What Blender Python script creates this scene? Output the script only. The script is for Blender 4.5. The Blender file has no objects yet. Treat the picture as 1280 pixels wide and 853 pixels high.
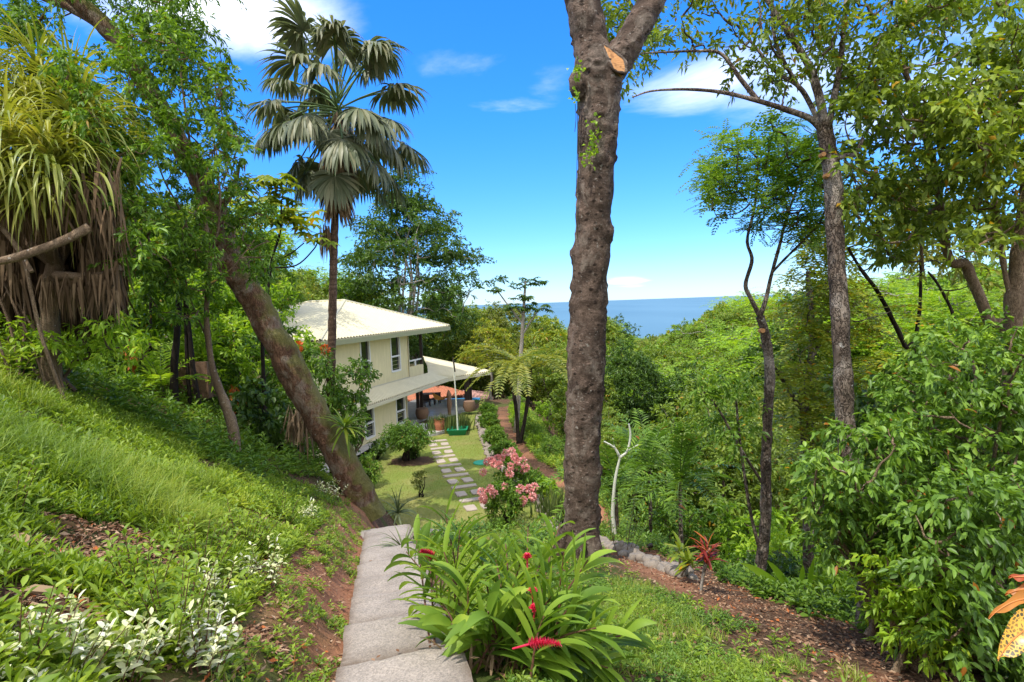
SKYSTR, SUNSTR, EXPO = .15, 3.3, .4
SKYSAT, SKYHUE, SKYGAM = 1.2, .5, 1.0
CLOUDOFF, CLOUDLO, CLOUDHI = (3.1, 1.7, 0), .66, .86
TINT = [(0.0, (.34, .62, 1.25)), (.10, (.42, .78, 1.3)), (.3, (.36, 1.0, 1.7)), (.7, (.3, 1.1, 2.0))]
SKYSTR, SUNSTR, EXPO = .15, 3.3, .35
BACK_FILL, TOP_FILL = .45, .6
CLOUDS = [(255, 5, 150, 60, .42), (160, 15, 90, 50, .3), (330, 20, 60, 40, .25), (692, 98, 42, 30, .26), (655, 130, 45, 18, .14), (610, 85, 50, 30, .14), (900, 92, 150, 42, .30), (990, 95, 120, 55, .28), (1180, 90, 160, 70, .25), (782, 353, 34, 10, .30), (560, 200, 200, 60, .06)]
CLOUDLO, CLOUDHI = .70, .98
BACK_FILL, TOP_FILL = .5, .7
SKYSTR, SUNSTR, EXPO = .15, 2.9, .65
CLOUDS = [(255, 0, 150, 50, .36), (150, 15, 90, 50, .28), (330, 15, 60, 40, .2), (695, 98, 46, 34, .36), (655, 130, 45, 18, .24), (610, 85, 60, 36, .22), (900, 92, 170, 46, .42), (1000, 95, 140, 60, .40), (1180, 90, 180, 90, .36), (782, 353, 34, 10, .30)]
BACK_FILL, TOP_FILL = .9, 1.5
TINT = [(0.0, (.36, .63, 1.2)), (.10, (.40, .75, 1.25)), (.3, (.32, .90, 1.5)), (.7, (.3, 1.0, 1.7))]
TINT = [(0.0, (.44, .67, 1.2)), (.10, (.42, .75, 1.25)), (.3, (.28, .86, 1.5)), (.7, (.3, 1.0, 1.7))]
SKYSTR, SUNSTR, EXPO = .15, 2.9, .60
BACK_FILL, TOP_FILL = .75, 1.5
TINT = [(0.0, (.50, .70, 1.16)), (.10, (.44, .75, 1.22)), (.3, (.28, .84, 1.45)), (.7, (.3, 1.0, 1.7))]
SKYSTR, SUNSTR, EXPO = .15, 2.8, .60
SKYSTR, SUNSTR, EXPO = .15, 2.7, .72
CLOUDLO, CLOUDHI = .68, 1.06
CLOUDS = [(255, -5, 170, 62, .42), (150, 15, 100, 50, .32), (330, 15, 70, 45, .26), (698, 98, 60, 38, .34), (650, 128, 70, 22, .26), (605, 85, 75, 40, .26), (900, 92, 190, 56, .44), (1000, 95, 150, 66, .42), (1180, 90, 180, 90, .38), (782, 353, 40, 11, .32)]
TINT = [(0.0, (.50, .69, 1.12)), (.10, (.45, .74, 1.18)), (.3, (.32, .84, 1.40)), (.7, (.3, 1.0, 1.7))]
CLOUDS = [(255, -5, 170, 62, .42), (150, 15, 100, 50, .32), (330, 15, 70, 45, .26), (698, 98, 60, 38, .34), (655, 130, 90, 16, .22), (600, 80, 95, 26, .19), (900, 92, 190, 56, .44), (1000, 95, 150, 66, .42), (1180, 90, 180, 90, .38), (782, 353, 40, 11, .32)]
import bpy, math
import numpy as np
rng = np.random.default_rng(11)
R_ = math.radians
sc = bpy.context.scene
col = sc.collection

# ------------------------------------------------------------------ camera
FPX = 711.1
PIT, ROL = R_(3.77), R_(2.05)
fw = np.array([0, math.cos(PIT), -math.sin(PIT)])
u0 = np.array([0, math.sin(PIT), math.cos(PIT)])
ex = np.array([1.0, 0, 0])
CR = ex*math.cos(ROL) - u0*math.sin(ROL)
CU = u0*math.cos(ROL) + ex*math.sin(ROL)

def ray(px, py):
    d = fw + CR*(px-640)/FPX + CU*(426.5-py)/FPX
    return d/d[1]
def P(px, py, t):
    return ray(px, py)*t
def proj(p):
    p = np.asarray(p, float)
    w = p @ fw
    return 640 + FPX*(p @ CR)/w, 426.5 - FPX*(p @ CU)/w

# ------------------------------------------------------------------ terrain
def sstep(x, a, b):
    t = np.clip((x-a)/(b-a), 0, 1)
    return t*t*(3-2*t)

def _hash(ix, iy, iz, seed):
    n = (ix*374761393 + iy*668265263 + iz*2147483647 + seed*1274126177) & 0xffffffff
    n = ((n ^ (n >> 13))*1274126177) & 0xffffffff
    return ((n ^ (n >> 16)) & 0xffff)/65535.0
def vnoise(p, seed=0):
    p = np.asarray(p, float)
    i = np.floor(p).astype(np.int64); f = p-i; f = f*f*(3-2*f)
    r = 0
    for dx in (0, 1):
        for dy in (0, 1):
            for dz in (0, 1):
                w = (f[..., 0] if dx else 1-f[..., 0])*(f[..., 1] if dy else 1-f[..., 1])*(f[..., 2] if dz else 1-f[..., 2])
                r = r + w*_hash(i[..., 0]+dx, i[..., 1]+dy, i[..., 2]+dz, seed)
    return r*2-1
def fbm(p, o=3, seed=0):
    p = np.asarray(p, float); a = 1; s = 0
    for k in range(o):
        s = s + a*vnoise(p*2**k, seed+k); a *= .5
    return s
def n2(x, y, s, o=2, seed=0):
    x, y = np.broadcast_arrays(np.asarray(x, float), np.asarray(y, float))
    return fbm(np.stack([x/s, y/s, np.zeros_like(x)+seed*1.7], -1), o, seed)

def XP(y):
    y = np.asarray(y, float)
    return .2 - .245*np.minimum(y, 14) - .10*np.maximum(y-14, 0)
def XE(y):
    return np.interp(y, [-10, 0, 10.5, 14.5, 20, 24, 32, 42, 50], [8.2, 6.0, 3.9, 3.5, 3.6, 3.7, 2.0, 1.0, .4])
def KERB(y):
    return np.interp(y, [10.0, 10.5, 14.5, 20, 24, 32, 42], [3.0, 2.92, 2.2, 1.5, .84, -1.6, -2.9])
def ZP(y):
    return np.interp(y, [-30, 14, 21.0, 48], [6.2, -5.68, -8.7, -8.7])
def H(x, y, detail=True):
    x = np.asarray(x, float); y = np.asarray(y, float)
    zp = ZP(y)
    # left bank
    d = XP(y)-.62-x
    c = y-(16.5+np.maximum(0, -x-8.5)*1.5)
    fade = 1-sstep(c, 0, 9)
    b = .38*sstep(d, .0, .55) + .55*np.clip(d-.25, 0, 9.0) + .22*np.maximum(d-9.25, 0)
    zp = zp + (np.interp(y, [-30, 14, 19, 25, 48], [6.2, -5.68, -6.8, -8.7, -8.7])-zp)*sstep(d, -.6, 1.6)
    b = np.minimum(b, 10)
    z = zp + b*fade*np.where(d > 0, 1, 0)
    # right shoulder
    dr = x-XP(y)-.62
    cs = np.interp(y, [14, 20], [.12, 0])
    xe = XE(y)
    z = z - cs*np.clip(np.minimum(x, xe)-XP(y)-.62, 0, 20)
    # plateau end
    ye = np.where(x > -13, 52, 70)
    z = z - .4*np.maximum(y-ye, 0)
    drop = np.maximum(x-xe, 0)
    zr = z - .8*drop*sstep(drop, -.2, 1.2)
    fl = np.interp(y, [0, 60, 120, 300, 700, 1100, 2000], [-17, -18, -21, -30, -75, -150, -170])
    rise = np.clip(.22*(x-15-.10*y), 0, 9)*np.interp(y, [0, 200, 700], [1, 1, .2])
    riseL = np.clip(.2*(-x-18-.10*y), 0, 12)*np.interp(y, [0, 50, 90, 300], [0, 0, 1, 1])
    fl = fl + rise + riseL
    k = 1.5
    z = k*np.logaddexp(zr/k, fl/k) if False else np.maximum(zr, fl)
    z = np.where(y < 0, np.maximum(z, -30), z)
    if detail:
        z = z + .05*n2(x, y, .9, 3, 3)*np.where((y > 21) & (x > -11) & (x < KERB(y)+.2) & (y < 46), .1, 1) + .35*n2(x, y, 7, 2, 5)*sstep(drop, 1, 5)
        z = z + 3*n2(x, y, 60, 2, 9)*sstep(y, 80, 200)
    return z
def G(px, py, t0=1.5, t1=400):
    d = ray(px, py)
    t = np.concatenate([np.arange(t0, 60, .03), np.arange(60, t1, .5)])
    pts = d[None]*t[:, None]
    below = pts[:, 2] < H(pts[:, 0], pts[:, 1])
    k = np.argmax(below)
    return pts[k] if below.any() else pts[-1]
def ground(x, y):
    return np.array([x, y, float(H(x, y))])

# ------------------------------------------------------------------ mesh building
def nrm(v):
    v = np.asarray(v, float)
    return v/np.maximum(np.linalg.norm(v, axis=-1, keepdims=True), 1e-9)

class MB:
    def __init__(s):
        s.v = []; s.f = []; s.n = 0; s.attr = {}
    def add(s, V, F, mi=0):
        V = np.asarray(V, float).reshape(-1, 3); F = np.asarray(F, np.int64)
        s.v.append(V); s.f.append((F+s.n, mi)); s.n += len(V)
    def verts(s):
        return np.concatenate(s.v) if s.v else np.zeros((0, 3))
    def mesh(s, name, mats, origin=(0, 0, 0), smooth=True):
        V = s.verts()-np.asarray(origin, float)
        me = bpy.data.meshes.new(name)
        me.vertices.add(len(V)); me.vertices.foreach_set('co', V.astype(np.float32).ravel())
        loops = np.concatenate([f.ravel() for f, m in s.f])
        tot = np.concatenate([np.full(len(f), f.shape[1]) for f, m in s.f])
        mi = np.concatenate([np.full(len(f), m) for f, m in s.f])
        st = np.concatenate([[0], np.cumsum(tot)[:-1]])
        me.loops.add(len(loops)); me.loops.foreach_set('vertex_index', loops.astype(np.int32))
        me.polygons.add(len(tot)); me.polygons.foreach_set('loop_start', st.astype(np.int32))
        me.polygons.foreach_set('loop_total', tot.astype(np.int32))
        me.polygons.foreach_set('material_index', mi.astype(np.int32))
        me.polygons.foreach_set('use_smooth', np.full(len(tot), smooth))
        for m in (mats if isinstance(mats, (list, tuple)) else [mats]):
            me.materials.append(m)
        me.update(calc_edges=True)
        return me
    def build(s, name, mats, parent=None, origin=None, smooth=True):
        if origin is None:
            origin = parent['_o'] if parent is not None and '_o' in parent else (0, 0, 0)
        o = bpy.data.objects.new(name, s.mesh(name, mats, origin, smooth))
        col.objects.link(o)
        if parent is not None:
            o.parent = parent
        else:
            o.location = origin
        return o

def tag(o, label, cat, group=None, kind=None):
    if label: o['label'] = label
    if cat: o['category'] = cat
    if group: o['group'] = group
    if kind: o['kind'] = kind
    return o
ROOTS = []
def thing(name, label, cat, loc, group=None):
    o = bpy.data.objects.new(name, None); col.objects.link(o)
    o.empty_display_size = .2
    o.location = [float(a) for a in loc]; o['_o'] = [float(a) for a in loc]
    ROOTS.append(o)
    return tag(o, label, cat, group)
def copy_tree(root, loc, rz, scl, label=None, group=None, tilt=0):
    r = root.copy(); col.objects.link(r)
    r.location = [float(a) for a in loc]; r.rotation_euler = (tilt, 0, rz)
    r.scale = scl if isinstance(scl, (tuple, list)) else (scl,)*3
    if label: r['label'] = label
    if group: r['group'] = group
    for ch in list(root.children):
        c = ch.copy(); col.objects.link(c); c.parent = r
        for g in ch.children:
            d = g.copy(); col.objects.link(d); d.parent = c
    return r

def box(mb, lo, hi, mi=0, M=None, off=(0, 0, 0)):
    lo = np.array(lo, float); hi = np.array(hi, float)
    V = np.array([[x, y, z] for z in (lo[2], hi[2]) for y in (lo[1], hi[1]) for x in (lo[0], hi[0])])
    if M is not None: V = V @ np.asarray(M).T
    V = V+np.asarray(off)
    mb.add(V, [[0, 2, 3, 1], [4, 5, 7, 6], [0, 1, 5, 4], [2, 6, 7, 3], [0, 4, 6, 2], [1, 3, 7, 5]], mi)

def smooth_path(pts, n):
    pts = np.asarray(pts, float)
    q = np.concatenate([[2*pts[0]-pts[1]], pts, [2*pts[-1]-pts[-2]]])
    seg = len(pts)-1
    out = []
    for u in np.linspace(0, seg, n):
        i = min(int(u), seg-1); f = u-i
        a, b, c, d = q[i:i+4]
        out.append(.5*((2*b)+(-a+c)*f+(2*a-5*b+4*c-d)*f*f+(-a+3*b-3*c+d)*f**3))
    return np.array(out)

def tube(mb, pts, radii, seg=8, mi=0, disp=None, cap=True):
    pts = np.asarray(pts, float); n = len(pts)
    radii = np.broadcast_to(np.asarray(radii, float), (n,)) if np.ndim(radii) == 0 or len(np.atleast_1d(radii)) == n else np.interp(np.linspace(0, 1, n), np.linspace(0, 1, len(radii)), radii)
    T = nrm(np.gradient(pts, axis=0))
    ref = np.array([1.0, 0, 0]) if abs(T[0, 0]) < .8 else np.array([0, 1.0, 0])
    a = np.linspace(0, 2*np.pi, seg, endpoint=False)
    A = np.zeros((n, 3)); s = nrm(np.cross(T[0], ref))
    for i in range(n):
        s = nrm(s - T[i]*(s @ T[i])); A[i] = s
    B = np.cross(T, A)
    ring = A[:, None]*np.cos(a)[None, :, None] + B[:, None]*np.sin(a)[None, :, None]
    r = radii[:, None]*np.ones((1, seg))
    if disp is not None:
        base = pts[:, None]+ring*r[..., None]
        r = r + disp(base, ring, r)
    V = pts[:, None]+ring*r[..., None]
    i = np.arange(n-1)[:, None]*seg; j = np.arange(seg)[None]; j2 = (j+1) % seg
    F = np.stack([i+j, i+j2, i+seg+j2, i+seg+j], -1).reshape(-1, 4)
    mb.add(V.reshape(-1, 3), F, mi)
    if cap:
        mb.add(np.concatenate([V[-1], pts[-1:]]), [[k, (k+1) % seg, seg] for k in range(seg)], mi)

def sticks(mb, A, B, ra, rb, mi=0):
    A = np.asarray(A, float).reshape(-1, 3); B = np.asarray(B, float).reshape(-1, 3); n = len(A)
    if n == 0: return
    d = nrm(B-A); up = np.where(np.abs(d[:, 2:3]) > .9, [[1.0, 0, 0]], [[0, 0, 1.0]])
    s = nrm(np.cross(d, up)); t = np.cross(d, s)
    ra = np.broadcast_to(ra, (n,))[:, None]; rb = np.broadcast_to(rb, (n,))[:, None]
    V = []
    for k in range(3):
        o = s*math.cos(2.0944*k)+t*math.sin(2.0944*k)
        V += [A+o*ra, B+o*rb]
    V = np.stack(V, 1).reshape(-1, 3)
    b = np.arange(n)[:, None]*6
    F = np.concatenate([b+np.array([[2*k, 2*((k+1) % 3), 2*((k+1) % 3)+1, 2*k+1]]) for k in range(3)])
    mb.add(V, F, mi)

def leaves(mb, base, d, up, L, W, fold=.25, droop=.15, shape='d', mi=0):
    base = np.asarray(base, float).reshape(-1, 3); n = len(base)
    if n == 0: return
    d = nrm(d); side = nrm(np.cross(d, up)); nn = np.cross(side, d)
    L = np.broadcast_to(L, (n,))[:, None]; W = np.broadcast_to(W, (n,))[:, None]
    dz = np.array([[0, 0, -1.0]])
    if shape == 'd':
        V = np.stack([base, base+d*L*.45+side*W*.5+nn*W*fold, base+d*L+dz*L*droop, base+d*L*.45-side*W*.5+nn*W*fold], 1)
        b = np.arange(n)[:, None]*4
        mb.add(V.reshape(-1, 3), np.concatenate([b+np.array([[0, 1, 2]]), b+np.array([[0, 2, 3]])]), mi)
    else:
        m1 = base+d*L*.33-nn*W*.02; m2 = base+d*L*.68+dz*L*droop*.4
        l1 = m1+side*W*.46+nn*W*fold; r1 = m1-side*W*.46+nn*W*fold
        l2 = m2+side*W*.40+nn*W*fold; r2 = m2-side*W*.40+nn*W*fold
        t = base+d*L+dz*L*droop
        V = np.stack([base, m1, m2, t, l1, l2, r1, r2], 1)
        b = np.arange(n)[:, None]*8
        mb.add(V.reshape(-1, 3), np.concatenate([b+np.array([q]) for q in ([0, 4, 1], [2, 5, 3], [0, 1, 6], [2, 3, 7])]), mi)
        F2 = np.concatenate([b+np.array([q]) for q in ([1, 4, 5, 2], [6, 1, 2, 7])])
        mb.f.append((F2+mb.n-n*8, mi))

def straps(mb, base, d, L, W, K=4, bend=.25, up=(0, 0, 1), prof=None, fold=0.0, mi=0, twist=0):
    """ribbons bending under gravity; three verts across"""
    base = np.asarray(base, float).reshape(-1, 3); n = len(base)
    if n == 0: return
    d = nrm(np.broadcast_to(d, (n, 3))).copy()
    up = np.broadcast_to(np.asarray(up, float), (n, 3))
    side = nrm(np.cross(d, up)+1e-6)
    L = np.broadcast_to(L, (n,)).astype(float)[:, None]; W = np.broadcast_to(W, (n,)).astype(float)[:, None]
    bend = np.broadcast_to(bend, (n,)).astype(float)[:, None]
    if prof is None: prof = lambda u: np.sin(np.pi*min(u*.85+.12, 1))**.8 if u < 1 else 0.02
    p = base.copy(); rows = []
    for k in range(K+1):
        u = k/K; w = max(prof(u), .01)
        nn = np.cross(side, d)
        rows.append(np.stack([p-side*W*w*.5+nn*W*w*fold, p, p+side*W*w*.5+nn*W*w*fold], 1))
        p = p+d*L/K
        d = nrm(d+bend*np.array([[0, 0, -1.0]])*(.5+u))
    V = np.stack(rows, 1)  # n,K+1,3,3
    b = np.arange(n)[:, None]*(K+1)*3
    F = []
    for k in range(K):
        for j in (0, 1):
            a = k*3+j
            F.append(b+np.array([[a, a+1, a+4, a+3]]))
    mb.add(V.reshape(-1, 3), np.concatenate(F), mi)

def rdir(n, zs=1.0, zo=0.0):
    v = rng.normal(size=(n, 3)); v[:, 2] = v[:, 2]*zs+zo
    return nrm(v)

def spray(mb, c, R, nl, L, W, flat=.7, droop=.25, zo=.1, shape='d', mi=0, mtw=None, twr=.008, upj=.5, ntw=7):
    """leaf sprays round the cluster centres c (n,3): twigs radiating with leaves along them"""
    c = np.asarray(c, float).reshape(-1, 3); n = len(c)
    R = np.broadcast_to(R, (n,))
    tw = rdir(n*ntw, flat, zo).reshape(n, ntw, 3)
    tl = R[:, None]*rng.uniform(.6, 1.15, (n, ntw))
    k = rng.integers(0, ntw, (n, nl))
    u = rng.uniform(.12, 1, (n, nl))**.75
    ii = np.arange(n)[:, None]
    dirs = tw[ii, k]; ln = tl[ii, k]
    pos = c[:, None]+dirs*(ln*u)[..., None]
    pos[..., 2] -= .18*ln*u**2
    pos = pos+rng.normal(size=pos.shape)*(R[:, None, None]*.05)
    ld = nrm(dirs*.7+rng.normal(size=pos.shape)*.55+np.array([0, 0, -droop]))
    up = nrm(rng.normal(size=pos.shape)*upj+np.array([0, 0, 1.0]))
    m = n*nl
    leaves(mb, pos.reshape(-1, 3), ld.reshape(-1, 3), up.reshape(-1, 3), L*rng.uniform(.65, 1.2, m), W*rng.uniform(.75, 1.15, m), shape=shape, mi=mi)
    if mtw is not None:
        e = c[:, None]+tw*tl[..., None]; e[..., 2] -= .18*tl
        sticks(mtw, np.repeat(c, ntw, 0), e.reshape(-1, 3), twr, twr*.4)

def pinnate(mb, base, d, L, nl, LL, LW, bend=.2, mi=0, rach=None, taper=True, vee=.25, rr=.004):
    """compound leaves / fronds: leaflets in two rows along a curving rachis"""
    base = np.asarray(base, float).reshape(-1, 3); n = len(base)
    if n == 0: return
    d = nrm(d).copy(); L = np.broadcast_to(L, (n,))[:, None]
    side = nrm(np.cross(d, [0, 0, 1.0])+1e-6)
    p = base.copy()
    for k in range(nl):
        u = (k+.5)/nl
        q = p+d*L/nl
        if rach is not None: sticks(rach, p, q, rr*(1.2-u), rr*(1.1-u))
        nn = np.cross(side, d)
        s = (math.sin(math.pi*(.12+.83*u))**.7 if taper else 1)
        for sg in (-1, 1):
            ld = nrm(side*sg*.85+d*.5+nn*vee+rng.normal(size=(n, 3))*.1)
            leaves(mb, (p+q)/2, ld, nn, LL*s*rng.uniform(.85, 1.1, n), LW, fold=.1, droop=.18, mi=mi)
        p = q
        d = nrm(d+np.array([[0, 0, -1.0]])*bend*(.3+u)*3/nl)

def rot_between(M):
    return M
# ------------------------------------------------------------------ materials
class NT:
    def __init__(s, name):
        s.m = bpy.data.materials.new(name); s.m.use_nodes = True
        s.t = s.m.node_tree; s.t.nodes.clear()
        s.out = s.n('ShaderNodeOutputMaterial')
    def n(s, typ, **kw):
        nd = s.t.nodes.new(typ)
        for k, v in kw.items():
            if k.startswith('i_'):
                key = k[2:]
                key = int(key) if key.isdigit() else key.replace('_', ' ')
                nd.inputs[key].default_value = v
            else: setattr(nd, k, v)
        return nd
    def l(s, a, b): s.t.links.new(a, b)
    def coord(s, kind='Object', scale=(1, 1, 1)):
        tc = s.n('ShaderNodeTexCoord'); mp = s.n('ShaderNodeMapping'); mp.inputs['Scale'].default_value = scale
        s.l(tc.outputs[kind], mp.inputs[0]); return mp.outputs[0]
    def noise(s, scale, detail=4, rough=.55, vec=None, dist=0):
        nd = s.n('ShaderNodeTexNoise'); nd.inputs['Scale'].default_value = scale; nd.inputs['Detail'].default_value = detail
        nd.inputs['Roughness'].default_value = rough; nd.inputs['Distortion'].default_value = dist
        if vec is not None: s.l(vec, nd.inputs['Vector'])
        return nd.outputs['Fac']
    def ramp(s, fac, stops, interp='LINEAR'):
        nd = s.n('ShaderNodeValToRGB'); nd.color_ramp.interpolation = interp
        e = nd.color_ramp.elements
        while len(e) < len(stops): e.new(.5)
        for i, (p, c) in enumerate(stops):
            e[i].position = p; e[i].color = (*c, 1) if len(c) == 3 else c
        s.l(fac, nd.inputs[0]); return nd.outputs[0]
    def mix(s, fac, a, b, mode='MIX'):
        nd = s.n('ShaderNodeMix', data_type='RGBA', blend_type=mode)
        for sock, v in ((nd.inputs[0], fac), (nd.inputs[6], a), (nd.inputs[7], b)):
            if hasattr(v, 'is_linked') or hasattr(v, 'links'): s.l(v, sock)
            elif isinstance(v, (int, float)): sock.default_value = v
            else: sock.default_value = (*v, 1)
        return nd.outputs[2]
    def math(s, op, a, b=0.0, clamp=False):
        nd = s.n('ShaderNodeMath', operation=op, use_clamp=clamp)
        for i, v in enumerate((a, b)):
            if hasattr(v, 'links'): s.l(v, nd.inputs[i])
            else: nd.inputs[i].default_value = v
        return nd.outputs[0]
    def bump(s, h, strength=.5, dist=.02):
        nd = s.n('ShaderNodeBump'); nd.inputs['Strength'].default_value = strength; nd.inputs['Distance'].default_value = dist
        s.l(h, nd.inputs['Height']); return nd.outputs[0]
    def bsdf(s, colr, rough=.7, spec=.3, normal=None, metal=0):
        b = s.n('ShaderNodeBsdfPrincipled')
        if hasattr(colr, 'links'): s.l(colr, b.inputs['Base Color'])
        else: b.inputs['Base Color'].default_value = (*colr, 1)
        if hasattr(rough, 'links'): s.l(rough, b.inputs['Roughness'])
        else: b.inputs['Roughness'].default_value = rough
        b.inputs['Specular IOR Level'].default_value = spec; b.inputs['Metallic'].default_value = metal
        if normal is not None: s.l(normal, b.inputs['Normal'])
        return b
    def fin(s, sh):
        s.l(sh.outputs[0] if hasattr(sh, 'outputs') else sh, s.out.inputs[0]); return s.m

GREEN = (1.85, 1.33, 1.1)
def leaf_mat(name, cols, trans=.35, rough=.42, spec=.35, odd=None, oddp=.04, clump=.35, cscale=.7, tcol=None):
    """leaf blade: each leaf its own green from the ramp, clumps drifting lighter and darker in hue"""
    if cols[0][1] > cols[0][0]*1.2: cols = [tuple(min(.8, a*k) for a, k in zip(c, GREEN)) for c in cols]
    N = NT(name)
    geo = N.n('ShaderNodeNewGeometry'); ri = geo.outputs['Random Per Island']
    oi = N.n('ShaderNodeObjectInfo')
    nz = N.noise(cscale, 2, .5, N.coord('Object'))
    f = N.math('ADD', N.math('MULTIPLY', ri, 1-clump), N.math('MULTIPLY', N.math('SUBTRACT', nz, .28), clump*2.1))
    f = N.math('ADD', f, N.math('MULTIPLY', N.math('SUBTRACT', oi.outputs['Random'], .5), .25), True)
    c = N.ramp(f, [(i/(len(cols)-1), q) for i, q in enumerate(cols)])
    if odd is not None:
        wn = N.n('ShaderNodeTexWhiteNoise', noise_dimensions='1D'); N.l(N.math('MULTIPLY', ri, 917.0), wn.inputs['W'])
        c = N.mix(N.math('LESS_THAN', wn.outputs['Value'], oddp), c, odd)
    b = N.bsdf(c, rough, spec)
    tr = N.n('ShaderNodeBsdfTranslucent')
    tc = N.mix(1.0, c, tcol or (1.5, 1.45, .55), 'MULTIPLY')
    N.l(tc, tr.inputs[0])
    ms = N.n('ShaderNodeMixShader'); ms.inputs[0].default_value = trans
    N.l(b.outputs[0], ms.inputs[1]); N.l(tr.outputs[0], ms.inputs[2])
    return N.fin(ms)

def bark_mat(name, c1, c2, spot=None, moss=None, sc=6, stretch=(1, 1, .4), rings=0, rough=.85, lich=.62, bumps=.6, bd=.02, fiss=.5, knots=0.0, blotch=None):
    N = NT(name)
    v = N.coord('Object', stretch)
    n1 = N.noise(sc, 6, .65, v, .4); n2_ = N.noise(sc*.25, 3, .5, v)
    c = N.mix(N.ramp(n1, [(.34, (0,)*3), (.66, (1,)*3)]), c1, c2)
    c = N.mix(N.ramp(n2_, [(.35, (0, 0, 0)), (.7, (1, 1, 1))]), c, tuple(.6*a for a in c1), 'MIX')
    h = n1
    if fiss:
        vo = N.n('ShaderNodeTexVoronoi', feature='DISTANCE_TO_EDGE'); vo.inputs['Scale'].default_value = sc*1.5
        wv = N.n('ShaderNodeVectorMath', operation='ADD'); ns = N.n('ShaderNodeTexNoise'); ns.inputs['Scale'].default_value = sc*.8; ns.inputs['Detail'].default_value = 4
        N.l(v, ns.inputs['Vector']); N.l(v, wv.inputs[0]); N.l(ns.outputs['Color'], wv.inputs[1]); N.l(wv.outputs[0], vo.inputs['Vector'])
        crack = N.ramp(vo.outputs['Distance'], [(.0, (1,)*3), (.14, (0,)*3)])
        c = N.mix(N.math('MULTIPLY', crack, min(1, fiss*1.7)), c, tuple(.35*a for a in c1))
        h = N.math('SUBTRACT', h, N.math('MULTIPLY', crack, .5))
    if knots:
        kv = N.n('ShaderNodeTexVoronoi'); kv.inputs['Scale'].default_value = knots; N.l(N.coord('Object', (1, 1, 1.5)), kv.inputs['Vector'])
        ks = N.n('ShaderNodeSeparateColor'); N.l(kv.outputs['Color'], ks.inputs[0])
        sel = N.math('GREATER_THAN', ks.outputs[0], .40)
        km = N.math('MULTIPLY', N.ramp(N.math('ADD', kv.outputs['Distance'], N.math('MULTIPLY', N.math('SUBTRACT', n1, .5), .35)), [(.16, (1,)*3), (.34, (0,)*3)]), sel)
        c = N.mix(N.math('MULTIPLY', km, .9), c, tuple(.28*a for a in c1))
        h = N.math('ADD', h, N.math('MULTIPLY', km, .8))
    if blotch is not None:
        bn = N.noise(2.2, 7, .72, N.coord('Object', (1, 1, .8)), .8)
        c = N.mix(N.ramp(bn, [(.50, (0,)*3), (.62, (.8,)*3)]), c, blotch)
    if rings:
        w = N.n('ShaderNodeTexWave', wave_type='BANDS', bands_direction='Z'); w.inputs['Scale'].default_value = rings
        w.inputs['Distortion'].default_value = 1.5; w.inputs['Detail'].default_value = 2
        N.l(N.coord('Object'), w.inputs['Vector'])
        c = N.mix(N.ramp(w.outputs['Fac'], [(0, (.55,)*3), (.25, (0,)*3)]), c, tuple(.5*a for a in c1))
        h = N.math('ADD', h, N.math('MULTIPLY', w.outputs['Fac'], .6))
    if moss is not None:
        geo = N.n('ShaderNodeNewGeometry'); sx = N.n('ShaderNodeSeparateXYZ'); N.l(geo.outputs['Normal'], sx.inputs[0])
        mo = N.math('ADD', N.math('MULTIPLY', sx.outputs['Z'], .9), N.math('SUBTRACT', N.noise(sc*.5, 5, .6, N.coord('Object')), .42))
        c = N.mix(N.ramp(mo, [(.12, (0,)*3), (.4, (.85,)*3)]), c, moss)
    if spot is not None:
        l = N.noise(sc*1.3, 3, .6, N.coord('Object'))
        c = N.mix(N.ramp(l, [(lich, (0,)*3), (lich+.05, (1,)*3)]), c, spot)
    return N.fin(N.bsdf(c, rough, .2, N.bump(h, bumps, bd)))

def plain(name, c, rough=.6, spec=.4, nz=.12, sc=8, bump=.0, metal=0, stretch=(1, 1, 1)):
    N = NT(name); n1 = N.noise(sc, 5, .6, N.coord('Object', stretch))
    cc = N.mix(N.ramp(n1, [(.3, (0,)*3), (.7, (1,)*3)]), tuple(a*(1-nz) for a in c), tuple(min(1, a*(1+nz)) for a in c))
    return N.fin(N.bsdf(cc, rough, spec, N.bump(n1, bump, .01) if bump else None, metal))

M = {}
# greens (real foliage albedo)
M['broad'] = leaf_mat('leaf_broad_green', [(.030, .085, .012), (.055, .15, .02), (.10, .24, .03), (.17, .33, .045)], oddp=.012, odd=(.35, .22, .03))
M['glossy'] = leaf_mat('leaf_glossy_green', [(.034, .095, .016), (.06, .16, .024), (.10, .24, .034), (.18, .34, .05)], rough=.42, spec=.35, trans=.33, oddp=.006, odd=(.35, .13, .02))
M['dark'] = leaf_mat('leaf_dark_green', [(.016, .05, .012), (.028, .08, .016), (.045, .115, .02), (.075, .17, .03)], rough=.4)
M['canopy'] = leaf_mat('leaf_canopy', [(.05, .11, .02), (.082, .17, .028), (.125, .235, .04), (.20, .33, .06)], oddp=.02, odd=(.42, .25, .02), trans=.4)
M['light'] = leaf_mat('leaf_light_green', [(.06, .16, .012), (.11, .26, .02), (.17, .36, .03), (.27, .46, .05)], trans=.42)
M['feather'] = leaf_mat('leaf_feathery', [(.05, .13, .012), (.09, .22, .02), (.14, .30, .03), (.22, .38, .05)], trans=.42)
M['feather2'] = leaf_mat('leaf_feathery_deep', [(.032, .095, .012), (.055, .15, .02), (.09, .22, .03), (.15, .30, .045)], trans=.4)
M['yellowish'] = leaf_mat('leaf_yellowing', [(.06, .125, .012), (.10, .19, .02), (.16, .26, .03), (.26, .30, .04)], trans=.4, oddp=.03, odd=(.5, .28, .02))
M['olive'] = leaf_mat('leaf_olive', [(.04, .085, .02), (.08, .14, .03), (.13, .20, .04), (.2, .26, .06)], trans=.35)
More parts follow.
